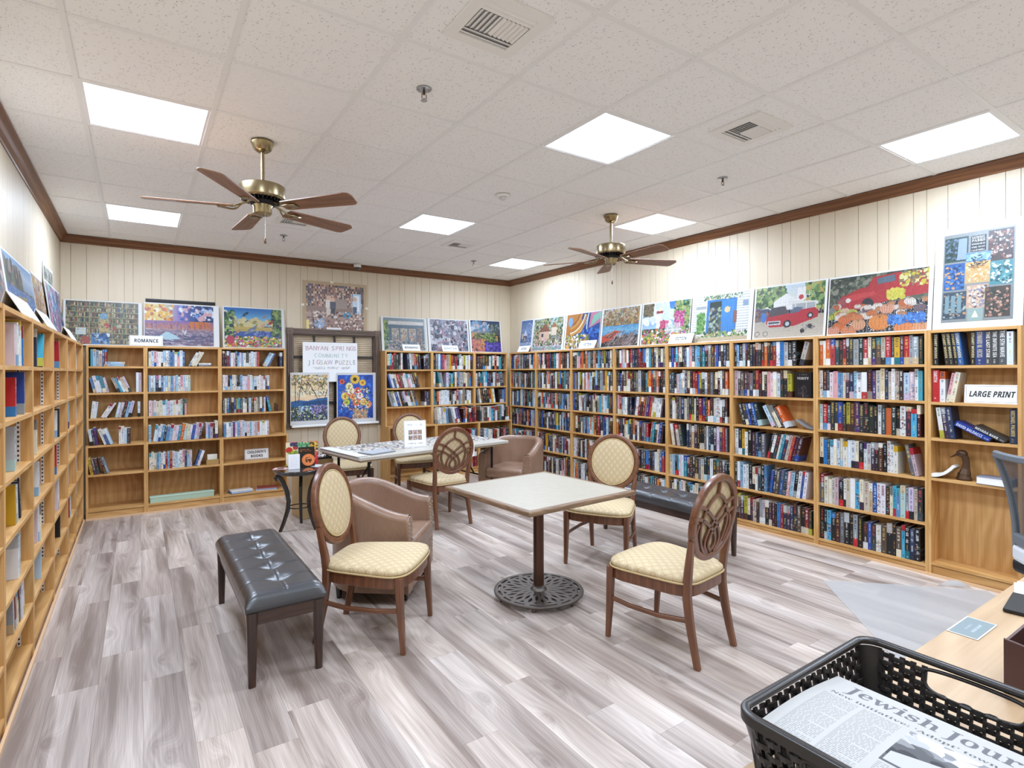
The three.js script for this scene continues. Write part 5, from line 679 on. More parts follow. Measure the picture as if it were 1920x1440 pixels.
// ---- barrel armchairs (front = +z)
function makeArmchair() {
  const t = thing('barrel_armchair', '', 'armchair'), W = .335, th = .095, DEP = .36;
  // centre line of the wall: straight arms then a half round back
  const path = []; const R = W - th / 2; const zf = .30;
  for (let i = 0; i <= 8; i++) path.push([R, zf - i / 8 * (zf + .02), 0]); for (let i = 1; i < 24; i++) { const a = i / 24 * PI; path.push([Math.cos(a) * R, -.02 - Math.sin(a) * R * .86, 0]); } for (let i = 0; i <= 8; i++) path.push([-R, -.02 + i / 8 * (zf + .02), 0]);
  const n = path.length, hAt = z => { const q = clamp((zf - z) / (zf + .22)); return .585 + (.735 - .585) * (q * q * (3 - 2 * q)); };
  const sec = [[-1, 0], [-1, .5], [-1, 1], [-.86, 1.6], [-.5, 1.95], [0, 2.05], [.5, 1.95], [.86, 1.6], [1, 1], [1, .5], [1, 0]];  // across (in half thickness), up
  const shell = gridGeo(n - 1, 10, (u, v) => { const i = Math.round(u * (n - 1)), p = path[i], a = path[Math.max(0, i - 1)], b = path[Math.min(n - 1, i + 1)], tx = b[0] - a[0], tz = b[1] - a[1], l = Math.hypot(tx, tz), nx = tz / l, nz = -tx / l, s = sec[Math.round(v * 10)], h = hAt(p[1]), y0 = .075, yy = s[1] <= 1 ? y0 + (h - .05 - y0) * s[1] : h - .05 + .05 * (s[1] - 1) / 1.05; return [p[0] + nx * s[0] * th / 2, yy, p[1] + nz * s[0] * th / 2, u * 1.9, v * .9]; });
  mesh('shell', shell, M.brownLeather, t);
  for (const s of [-1, 1]) { // arm fronts
    const sp = new THREE.Shape(); const h = hAt(zf); sp.moveTo(-th / 2, .075); sp.lineTo(th / 2, .075); sp.lineTo(th / 2, h - .05); sp.bezierCurveTo(th / 2, h, -th / 2, h, -th / 2, h - .05); sp.lineTo(-th / 2, .075);
    const g = new THREE.ExtrudeGeometry(sp, { depth: .012, bevelEnabled: true, bevelSize: .004, bevelThickness: .004, bevelSegments: 2 }); g.translate(s * R, 0, zf - .006); const af = mesh('arm_front', g, M.brownLeather, t);
    for (const o of [-.034, .034]) for (let k = 0; k < 15; k++) { const nb = mesh('nailhead', nailG, M.nail, af); nb.position.set(s * R + o, .16 + k * .0265, zf + .011); }
  }
  mesh('base_panel', rbox(2 * R - th + .01, .215, .53, .012, 0, .1825, .045), M.brownLeather, t);
  mesh('seat_cushion', rbox(2 * R - th - .006, .125, .57, .035, 0, .352, .052, 4), M.brownLeather, t);
  for (const s of [-1, 1]) for (const z of [-.2, .26]) mesh('leg', sweep([[s * .24, 0, z, .014, .014], [s * .24, .08, z, .02, .02]], [1, 0, 0]), M.blackWood, t);
  return t;
}
const nailG = new THREE.SphereGeometry(.0052, 6, 4);
const AR = makeArmchair(); tag(AR, 'brown leather barrel armchair behind the bench-side chair', 'armchair', 'brown leather barrel armchairs');
AR.position.set(1.43, 0, -3.83); AR.rotation.y = turnOf(.775, .632);
copy(AR, [3.755, 0, -5.50], turnOf(-.855, .518), 'brown leather barrel armchair at the end of the puzzle table', 'brown leather barrel armchairs');

// ---- square pedestal table with openwork iron base
{
  const t = thing('pedestal_table', 'square cream-topped table with wood edge on openwork iron base', 'table', [2.262, 0, -3.035], .065), S = .925, H = .732;
  const e = .032, s2 = S / 2; mesh('table_top', box(S - 2 * e, .03, S - 2 * e, 0, H - .0155, 0), std({ map: dataTex(256, 256, (x, y) => { const k = wnoise(x / 2, y / 2, 128, 128) * 8 + wnoise(x / 14, y / 14, 18, 18) * 6; return [166 + k, 157 + k, 140 + k]; }, true, 2, 2), roughness: .42 }), t);
  const em = std({ map: woodTex([96, 74, 54], [142, 114, 88], .1, .6, { rings: 3, fine: .6 }), roughness: .42 });
  const bar = () => { const sp = new THREE.Shape(); sp.moveTo(0, -.034); sp.lineTo(.020, -.034); sp.quadraticCurveTo(e, -.032, e, -.018); sp.quadraticCurveTo(e, -.001, .022, 0); sp.lineTo(0, 0); sp.closePath(); const pos = [], L = S / 2; const P = sp.getPoints(8), uv = [], idx = []; let run = 0; P.forEach((p, i) => { if (i) run += p.distanceTo(P[i - 1]); const k = s2 - e + p.x; pos.push(-k, H + p.y, k, k, H + p.y, k); uv.push(run, 0, run, S); }); for (let i = 0; i < P.length - 1; i++) { const a = i * 2; idx.push(a, a + 1, a + 2, a + 1, a + 3, a + 2); } const g0 = new THREE.BufferGeometry(); g0.setAttribute('position', new THREE.Float32BufferAttribute(pos, 3)); g0.setAttribute('uv', new THREE.Float32BufferAttribute(uv, 2)); g0.setIndex(idx); const g = g0.toNonIndexed(); g.computeVertexNormals(); return g; };
  const bg = bar(); for (let k = 0; k < 4; k++) { const m = mesh('edge_molding', bg, em, t); m.rotation.y = k * PI / 2; }
  mesh('mounting_plate', box(.3, .012, .3, 0, H - .037, 0), M.darkSteel, t);
  mesh('column', lathe([[.034, .06], [.036, .062], [.036, H - .045], [.05, H - .044]], 28), std({ color: 0x5a4034, metalness: .6, roughness: .3 }), t);
  // base disc: rim, slots, petals
  const R = .302, sp = new THREE.Shape(); sp.absarc(0, 0, R, 0, 2 * PI); const hole = (pts) => { const h = new THREE.Path(); h.moveTo(...pts[0]); pts.slice(1).forEach(p => h.lineTo(...p)); h.closePath(); sp.holes.push(h); };
  const pol = (r, a) => [Math.cos(a) * r, Math.sin(a) * r], N = 16;
  for (let k = 0; k < N; k++) {
    const a = k / N * 2 * PI, b = a + PI / N; hole([pol(.262, a - .13), pol(.262, a), pol(.262, a + .13), pol(.27, a + .155), pol(.281, a + .13), pol(.281, a), pol(.281, a - .13), pol(.27, a - .155)].reverse());
    hole([pol(.062, b), pol(.10, b - .05), pol(.14, b), pol(.10, b + .05)].reverse());                         // inner leaf
    hole([pol(.115, a), pol(.16, a - .075), pol(.205, a), pol(.16, a + .075)].reverse());                       // middle leaf
    hole([pol(.16, b), pol(.20, b - .07), pol(.238, b - .012), pol(.238, b + .012), pol(.20, b + .07)].reverse());
    hole([pol(.217, a), pol(.243, a - .075), pol(.246, a), pol(.243, a + .075)].reverse());
  }
  const dg = new THREE.ExtrudeGeometry(sp, { depth: .010, bevelEnabled: true, bevelSize: .002, bevelThickness: .002, bevelSegments: 1, curveSegments: 48 }); dg.rotateX(-PI / 2); dg.translate(0, .034, 0);
  const base = mesh('base_disc', dg, M.iron, t); mesh('rim', new THREE.TorusGeometry(R - .004, .008, 8, 64).rotateX(PI / 2).translate(0, .04, 0), M.iron, base); mesh('hub', lathe([[0, .034], [.058, .034], [.056, .048], [.045, .056], [.037, .075], [.0, .075]], 28), M.iron, base);
  for (let k = 0; k < 6; k++) mesh('foot', lathe([[0, 0], [.011, 0], [.013, .006], [.012, .02], [.007, .034]], 12).translate(Math.cos(k * PI / 3 + .3) * .27, 0, Math.sin(k * PI / 3 + .3) * .27), M.iron, t);
}
// ---- long folding table with the puzzle
const LT = { x: 2.585, z: -5.69, a: .148, L: 1.89, W: .90, H: .725 };
{
  const t = thing('folding_table', 'long white folding table strewn with jigsaw pieces', 'table', [LT.x, 0, LT.z], LT.a), { L, W, H } = LT;
  mesh('table_top', rbox(L, .036, W, .008, 0, H - .018, 0), std({ color: 0xbfb8ac, roughness: .45 }), t);
  mesh('edge_band', merge([box(L - .04, .022, .006, 0, H - .044, W / 2 - .03), box(L - .04, .022, .006, 0, H - .044, -W / 2 + .03), box(.006, .022, W - .06, L / 2 - .03, H - .044, 0), box(.006, .022, W - .06, -L / 2 + .03, H - .044, 0)]), std({ color: 0xb09a7a, roughness: .6 }), t);
  for (const s of [-1, 1]) for (const e of [-1, 1]) mesh('leg', cyl(.014, .014, H - .04, s * (L / 2 - .16), (H - .04) / 2, e * (W / 2 - .12), 12), M.darkSteel, t);
  for (const s of [-1, 1]) { mesh('leg_brace', cyl(.01, .01, W - .24, 0, 0, 0, 10).rotateX(PI / 2).translate(s * (L / 2 - .16), .16, 0), M.darkSteel, t); mesh('leg_brace', tube([[s * (L / 2 - .16), .30, 0], [s * (L / 2 - .42), H - .04, 0]], .009, 2, 8), M.darkSteel, t); mesh('leg_brace', cyl(.009, .009, W - .24, 0, 0, 0, 10).rotateX(PI / 2).translate(s * (L / 2 - .16), .30, 0), M.darkSteel, t); }
}
const onLT = (u, v) => { const c = Math.cos(LT.a), s = Math.sin(LT.a); return [LT.x + u * c + v * s, LT.H, LT.z - u * s + v * c]; };
{ // loose jigsaw pieces: a knobbed outline, far too many to count
  const sp = new THREE.Shape(), q = .0115; sp.moveTo(-q, -q); sp.lineTo(-q * .3, -q); sp.absarc(0, -q * 1.25, q * .38, PI * .75, PI * .25, false); sp.lineTo(q, -q); sp.lineTo(q, q); sp.lineTo(q * .3, q); sp.absarc(0, q * .75, q * .38, .25 * PI, .75 * PI, true); sp.lineTo(-q, q);
  const g = new THREE.ExtrudeGeometry(sp, { depth: .002, bevelEnabled: false, curveSegments: 4 }); g.rotateX(-PI / 2);
  const n = 1150, m = sh(new THREE.InstancedMesh(g, std({ color: 0xffffff, roughness: .6 }), n)); m.name = 'jigsaw_pieces'; m.userData.kind = 'stuff'; tag(m, 'loose jigsaw puzzle pieces scattered over the long white table', 'puzzle pieces');
  const d = new THREE.Object3D(), c = new THREE.Color(), C = ['#f0ede8', '#e6e2dc', '#d6cfc8', '#b8c0c6', '#6f6a72', '#a89a98', '#d8b8b4', '#8a9aa8', '#4a4850', '#c8c0a8', '#ece8e2'];
  for (let i = 0; i < n; i++) { const p = onLT(rr(-.86, .93), rr(-.42, .22)); d.position.set(p[0], p[1] + .0004 + (i % 3) * .0006, p[2]); d.rotation.set(0, rr(0, 6.3), 0); d.updateMatrix(); m.setMatrixAt(i, d.matrix); m.setColorAt(i, c.set(pick(C))); }
  scene.add(m);
}
{ // things on the long table
  const p = onLT(-.17, .20); const t = thing('table_card', 'upright white puzzle brochure stand on the long table', 'card', [p[0], p[1] + .001, p[2]], LT.a - .35); const tex = canvas(256, 300, (x, w, h) => { x.fillStyle = '#f4f6f8'; x.fillRect(0, 0, w, h); for (let r = 0; r < 2; r++) for (let c = 0; c < 3; c++) { rect(x, w, h, .18 + c * .22, .36 + r * .21, .38 + c * .22, .54 + r * .21, pick(['#a89890', '#8a8078', '#b09088'])); dabs(x, w, h, 40, .19 + c * .22, .37 + r * .21, .37 + c * .22, .53 + r * .21, ['#d8a890', '#6a6460', '#e8d8d0', '#5a4a48', '#c87a70'], .008, .02); } x.save(); x.translate(w * .15, h * .12); glyphs(x, w * .2, 18, '#b0b8c0'); x.translate(w * .3, 4); glyphs(x, w * .16, 12, '#c8d0d4'); x.translate(w * .26, -6); glyphs(x, w * .12, 24, '#9ab0b8'); x.restore(); x.save(); x.translate(w * .14, h * .86); glyphs(x, w * .7, 16, '#7a8288'); x.restore(); });
  mesh('stand', merge([box(.24, .285, .003, 0, .1425, 0).rotateX(-.12), box(.24, .003, .07, 0, .0015, -.02)]), M.whitePaper, t); mesh('print', box(.225, .27, .001, 0, .145, .0022).rotateX(-.12), std({ map: tex, roughness: .35 }), t);
  const f = onLT(-.66, .26); const b = thing('folder', 'thin grey folder lying at the corner of the long table', 'folder', [f[0], f[1] + .0035, f[2]], LT.a + .2); mesh('cover', box(.30, .008, .22, 0, .0042, 0), std({ color: 0x8c8f94, roughness: .5 }), b); mesh('sheet', box(.29, .002, .21, 0, .0094, 0), std({ color: 0xb4b8bd, roughness: .4 }), b);
  const w = onLT(-.9, 0); const s = thing('paper_board', 'white board along the left end of the long table', 'board', [w[0], w[1] + .0028, w[2]], LT.a); mesh('board', box(.11, .006, .84, 0, .003, 0), M.whitePaper, s);
  const n = onLT(.38, LT.W / 2 + .0018); const nn = thing('paper_note', 'small white printed note taped to the front edge of the long table', 'note', [n[0], LT.H - .13, n[2]], LT.a); mesh('sheet', box(.1, .125, .001, 0, .0625, 0), std({ map: canvas(96, 120, (x, w, h) => { x.fillStyle = '#f6f6f4'; x.fillRect(0, 0, w, h); x.save(); x.translate(16, 34); glyphs(x, 62, 9, '#8a8e92'); x.translate(0, 22); glyphs(x, 62, 9, '#8a8e92'); x.translate(0, 22); glyphs(x, 40, 9, '#8a8e92'); x.restore(); }), roughness: .7 }), nn);
}
// ---- round side table
{
  const H = .592, cx = 1.308, cz = -5.674, t = thing('side_table', 'small round black side table with curved legs', 'side table', [cx, 0, cz]);
  mesh('table_top', lathe([[0, H], [.235, H], [.243, H - .004], [.245, H - .010], [.238, H - .018], [.222, H - .022], [.226, H - .034], [.22, H - .044], [.2, H - .048], [0, H - .048]], 48), phy({ color: 0x1a100c, roughness: .12, clearcoat: 1, clearcoatRoughness: .05 }), t);
  for (const a of [190, 72, -52]) { const c = Math.cos(a * RAD), s = -Math.sin(a * RAD), P = (r, y, w, h) => [c * r, y, s * r, w, h]; mesh('leg', sweep([P(.19, 0, .013, .014), P(.155, .08, .014, .016), P(.118, .19, .015, .018), P(.108, .28, .015, .019), P(.125, .38, .016, .02), P(.16, .47, .017, .021), P(.195, .525, .017, .02), P(.222, .535, .017, .018), P(.236, .515, .017, .014), P(.228, .497, .016, .010)], [-s, 0, c]), M.blackWood, t); }
  mesh('ring_stretcher', new THREE.TorusGeometry(.1, .006, 8, 40).rotateX(PI / 2).translate(0, .215, 0), M.blackWood, t);
  const lean = (name, label, cat, x, z, w, h, th, turn, tilt, draw, cm) => { const q = thing(name, label, cat, [cx + x, H + .001, cz + z], turn); q.rotation.x = -tilt; mesh(cat === 'card' ? 'card' : 'body', box(w, h, th, 0, h / 2, 0), cm, q); mesh('front_print', box(w - .002, h - .002, .0012, 0, h / 2, th / 2 + .0008), std({ map: canvas(256, Math.round(256 * h / w), draw), roughness: .3 }), q); return q; };
  lean('puzzle_box', 'fruit and vegetable patterned box standing on the side table', 'box', .055, -.13, .305, .235, .04, -.12, .06, (x, w, h) => { x.fillStyle = '#e8dcb8'; x.fillRect(0, 0, w, h); dabs(x, w, h, 60, 0, .3, .5, 1, ['#e8d890', '#f0e8c8', '#c8b848'], .03, .07); disc(x, w, h, .1, .32, .1, '#c8322c'); disc(x, w, h, .3, .2, .09, '#b83a3a'); dabs(x, w, h, 30, .15, 0, .4, .15, ['#4a3a58', '#3a4a6a'], .03, .05); dabs(x, w, h, 90, .38, 0, .72, .4, ['#5a9a68', '#8ac89a', '#3a7a50', '#b8e0b8'], .02, .05); dabs(x, w, h, 50, .75, 0, 1, .4, ['#d8a83a', '#c87a2a', '#6a4a2a', '#e8c850'], .02, .06); dabs(x, w, h, 60, .74, .4, 1, 1, ['#c82a38', '#d8506a', '#b01f30'], .03, .08); dabs(x, w, h, 50, .1, .4, .36, .7, ['#a8b848', '#7a9a3a', '#d8d878'], .02, .05); disc(x, w, h, .9, .5, .05, '#d8783a', 2); }, std({ color: 0xc84a58, roughness: .4 }));
  lean('recipe_book', 'black book with a cut papaya on its cover, standing', 'book', .075, -.02, .15, .195, .018, -.1, .10, (x, w, h) => { x.fillStyle = '#1c1816'; x.fillRect(0, 0, w, h); x.save(); x.translate(w * .08, h * .1); glyphs(x, w * .55, 20, '#d8743a'); x.translate(0, 26); glyphs(x, w * .66, 18, '#c86a38'); x.restore(); disc(x, w, h, .6, .66, .42, '#e0783e', .95); disc(x, w, h, .6, .66, .36, '#e88a4e', .95); for (let i = 0; i < 46; i++) { const a = rnd() * 7, r = Math.sqrt(rnd()) * .2; disc(x, w, h, .6 + Math.cos(a) * r, .66 + Math.sin(a) * r * .8, .03, pick(['#2a1a14', '#3a2018', '#4a2a1e'])); } }, M.black);
  lean('card_stand', 'small white printed card standing on the side table', 'card', -.065, .07, .105, .145, .004, -.15, .1, (x, w, h) => { x.fillStyle = '#f4f4f8'; x.fillRect(0, 0, w, h); for (let k = 0; k < 7; k++) { x.save(); x.translate(w * .18, h * (.12 + k * .11)); glyphs(x, w * (.4 + .2 * (k % 2)), 7, '#a8b0c0'); x.restore(); } }, M.whitePaper);
  const b = thing('paper_slip', 'white papers lying on the right of the side table', 'paper', [cx + .165, H + .0008, cz - .03], .5); mesh('sheet', box(.12, .003, .16, 0, .0016, 0), M.whitePaper, b);
  const l = thing('paper_slip', 'pink edged leaflet lying on the left of the side table', 'leaflet', [cx - .165, H + .0008, cz - .04], 1.1); mesh('sheet', box(.1, .002, .13, 0, .001, 0), std({ color: 0xd8b0b0, roughness: .6 }), l); mesh('print', box(.05, .0008, .06, 0, .0024, 0), M.dark, l);
}

// ---- tray of jigsaw pieces on the floor-standing carton behind the side table
{
  const px = 1.55, pz = -6.14, c = thing('storage_carton', 'plain brown carton standing between side table and puzzle table', 'carton', [px, 0, pz], .1); mesh('carton_body', rbox(.34, .60, .30, .004, 0, .30, 0), std({ color: 0xb79a6e, roughness: .8 }), c); for (const s of [-1, 1]) mesh('flap', box(.168, .004, .30, s * .085, .602, 0), std({ color: 0xc0a478, roughness: .8 }), c);
  const t = thing('sorting_tray', 'dark tray heaped with pale jigsaw pieces beside the fruit box', 'tray', [px, .605, pz], .1); mesh('tray', merge([box(.32, .006, .28, 0, .003, 0), box(.32, .02, .006, 0, .012, .137), box(.32, .02, .006, 0, .012, -.137), box(.006, .02, .268, .157, .012, 0), box(.006, .02, .268, -.157, .012, 0)]), M.blackPlastic, t);
  const g = []; for (let i = 0; i < 260; i++) { const a = rr(0, 7), r = Math.sqrt(rnd()) * .13, b = box(.022, .003, .02); b.rotateX(rr(-.7, .7)); b.rotateZ(rr(-.7, .7)); b.rotateY(rr(0, 6)); b.translate(Math.cos(a) * r, .018 + .06 * (1 - r / .14) * rnd() ** .5, Math.sin(a) * r); const col = new THREE.Color(pick(['#efe9e2', '#d8d2cc', '#8a9098', '#c89a94', '#5a5a62', '#e8e4de'])), n = b.attributes.position.count, ca = new Float32Array(n * 3); for (let k = 0; k < n; k++) ca.set([col.r, col.g, col.b], k * 3); b.setAttribute('color', new THREE.BufferAttribute(ca, 3)); g.push(b.toNonIndexed()); }
  const m = sh(new THREE.Mesh(mergeGeometries(g), std({ vertexColors: true, roughness: .6 }))); m.name = 'heaped_pieces'; m.userData.kind = 'stuff'; t.add(m);
}
// ---- ceiling fans
function makeFan() {
  const t = thing('ceiling_fan', '', 'ceiling fan'); t.position.y = 0;
  const top = CEIL - .001;
  mesh('canopy', lathe([[0, top], [.068, top], [.07, top - .01], [.062, top - .022], [.054, top - .05], [.032, top - .066], [.016, top - .07], [0, top - .07]], 32), M.brass, t);
  mesh('downrod', cyl(.0115, .0115, .26, 0, top - .19, 0, 16), M.brass, t);
  const my = 2.655; mesh('motor_housing', lathe([[0, my + .082], [.03, my + .080], [.10, my + .07], [.128, my + .062], [.135, my + .055], [.135, my - .012], [.126, my - .022], [.11, my - .026], [0, my - .026]], 48), M.brass, t);
  for (let k = 0; k < 30; k++) { const a = k / 30 * 2 * PI, m = mesh('vent_fin', finG, M.darkSteel, t); m.position.set(Math.cos(a) * .092, my - .034, Math.sin(a) * .092); m.rotation.y = -a; }
  mesh('flywheel', cyl(.088, .07, .02, 0, my - .052, 0, 32), M.darkSteel, t);
  mesh('switch_housing', lathe([[0, my - .05], [.058, my - .056], [.062, my - .064], [.055, my - .075], [.054, my - .11], [.046, my - .122], [.02, my - .128], [0, my - .128]], 32), M.brass, t);
  const by = 2.575;
  for (let k = 0; k < 5; k++) {
    const a = k * 72 * RAD, arm = new THREE.Group(); arm.name = 'blade_arm'; arm.rotation.y = a; t.add(arm);
    mesh('blade_iron', merge([tube([[.075, my - .045, 0], [.12, my - .058, .006], [.165, by - .008, .032], [.215, by - .006, .034], [.25, by - .004, .012]], .006, 16, 6), tube([[.075, my - .045, 0], [.12, my - .058, -.006], [.165, by - .008, -.032], [.215, by - .006, -.034], [.25, by - .004, -.012]], .006, 16, 6), box(.05, .006, .05, .235, by - .006, 0)]), M.brass, arm);
    const sp = new THREE.Shape(); sp.moveTo(.17, -.052); sp.lineTo(.62, -.07); sp.quadraticCurveTo(.668, -.068, .67, -.03); sp.lineTo(.655, .05); sp.quadraticCurveTo(.645, .07, .61, .07); sp.lineTo(.17, .052); sp.quadraticCurveTo(.155, 0, .17, -.052);
    const g = new THREE.ExtrudeGeometry(sp, { depth: .006, bevelEnabled: true, bevelSize: .001, bevelThickness: .001, bevelSegments: 1 }), uv = g.attributes.uv; for (let i = 0; i < uv.count; i++) { const u = uv.getX(i); uv.setXY(i, uv.getY(i), u); }
    g.rotateX(-PI / 2 - .2); g.translate(0, by, 0); mesh('blade', g, M.blade, arm);
  }
  mesh('pull_chain', cyl(.0012, .0012, .16, .045, my - .20, .03, 6), M.steel, t); mesh('chain_fob', lathe([[0, 0], [.006, .004], [.008, .016], [.004, .034], [0, .038]], 12).translate(.045, my - .315, .03), M.bronze, t);
  return t;
}
const finG = box(.05, .014, .004);
const FAN = makeFan(); tag(FAN, 'brass ceiling fan hanging over the open floor beside the bench', 'ceiling fan', 'five-blade ceiling fans'); FAN.position.set(cellX(1), 0, cellZ(2)); FAN.rotation.y = -51 * RAD;
copy(FAN, [cellX(6), 0, cellZ(2)], -91 * RAD, 'brass ceiling fan hanging near the fiction wall', 'five-blade ceiling fans');
// ---- ceiling vents
function makeVent() {
  const t = thing('ceiling_vent', '', 'vent'), o = .345, w = .05, y = -.006; mesh('frame', merge([box(o, .012, w, 0, y, o / 2 - w / 2), box(o, .012, w, 0, y, -o / 2 + w / 2), box(w, .012, o - 2 * w, o / 2 - w / 2, y, 0), box(w, .012, o - 2 * w, -o / 2 + w / 2, y, 0)]), M.white, t); mesh('duct', box(o - .04, .003, o - .04, 0, -.0018, 0), std({ color: 0xa9abad, roughness: .8 }), t);
  for (const z of [-1, 1]) for (let k = 0; k < 2; k++) { const m = mesh('louver', lvA, M.white, t); m.position.set(0, -.008, z * (.082 + k * .026)); m.rotation.x = -z * .4; }
  for (let k = 0; k < 11; k++) { const m = mesh('louver', lvB, M.white, t); m.position.set(-.11 + k * .022, -.008, 0); m.rotation.z = k < 5 ? .45 : -.45; }
  return t;
}
const lvA = box(.245, .002, .02), lvB = box(.017, .002, .13);
const VENT = makeVent(); tag(VENT, 'white ceiling air vent beside the first sprinkler', 'vent', 'square air vents in the ceiling'); VENT.position.set(cellX(2), CEIL + .004, cellZ(-1));
copy(VENT, [cellX(5), CEIL + .004, cellZ(-1)], 0, 'white ceiling air vent between the square table panel and corner panel', 'square air vents in the ceiling');
copy(VENT, [cellX(2), CEIL + .004, cellZ(5)], 0, 'white ceiling air vent behind the window-side fan', 'square air vents in the ceiling');
copy(VENT, [cellX(5), CEIL + .004, cellZ(5)], 0, 'white ceiling air vent past the puzzle table panel', 'square air vents in the ceiling');
// ---- sprinklers, smoke detector, camera dome
{
  const mk = (x, z, label) => { const t = thing('fire_sprinkler', label, 'sprinkler', [x, CEIL + .004, z], 0, 'fire sprinklers in the ceiling'); mesh('escutcheon', lathe([[0, 0], [.04, 0], [.038, -.006], [.02, -.010], [.012, -.012], [0, -.012]], 24), M.steel, t); mesh('frame', merge([cyl(.007, .007, .02, 0, -.02, 0, 10), box(.003, .026, .004, .012, -.04, 0), box(.003, .026, .004, -.012, -.04, 0), cyl(.005, .005, .01, 0, -.056, 0, 8)]), M.bronze, t); mesh('deflector', cyl(.017, .017, .002, 0, -.062, 0, 16), M.steel, t); };
  mk(1.238, -2.643, 'chrome fire sprinkler close to the nearest ceiling vent'); mk(3.713, -2.607, 'chrome fire sprinkler over the second bench'); mk(1.302, -6.312, 'chrome fire sprinkler behind the brass fan'); mk(3.712, -6.404, 'chrome fire sprinkler near the far corner panel');
  const d = thing('smoke_detector', 'round white ceiling alarm marked FIRE', 'smoke detector', [2.525, CEIL + .004, -3.866]); mesh('base', lathe([[0, 0], [.062, 0], [.06, -.012], [.05, -.02], [.045, -.022], [0, -.022]], 36), M.white, d); mesh('lens', lathe([[0, -.022], [.028, -.022], [.027, -.034], [.018, -.042], [0, -.044]], 24), std({ color: 0xd8dadc, roughness: .25 }), d); mesh('lettering', box(.05, .001, .016, 0, -.0225, -.036), std({ map: canvas(128, 40, (x) => { x.fillStyle = '#e9e9e7'; x.fillRect(0, 0, 128, 40); x.fillStyle = '#3a3a3c'; x.font = 'bold 34px sans-serif'; x.fillText('FIRE', 22, 32); }), roughness: .5 }), d);
  const c = thing('security_camera', 'small white dome camera at the top of the back wall', 'camera', [2.48, CEIL - .085, ZB + .112], 0); mesh('housing', lathe([[0, .085], [.05, .085], [.05, .05], [.044, .04], [0, .04]], 28), M.white, c); mesh('dome', lathe([[0, 0], [.018, .004], [.032, .016], [.038, .034], [.038, .042]], 28), phy({ color: 0x30343a, roughness: .08, clearcoat: 1 }), c);
}
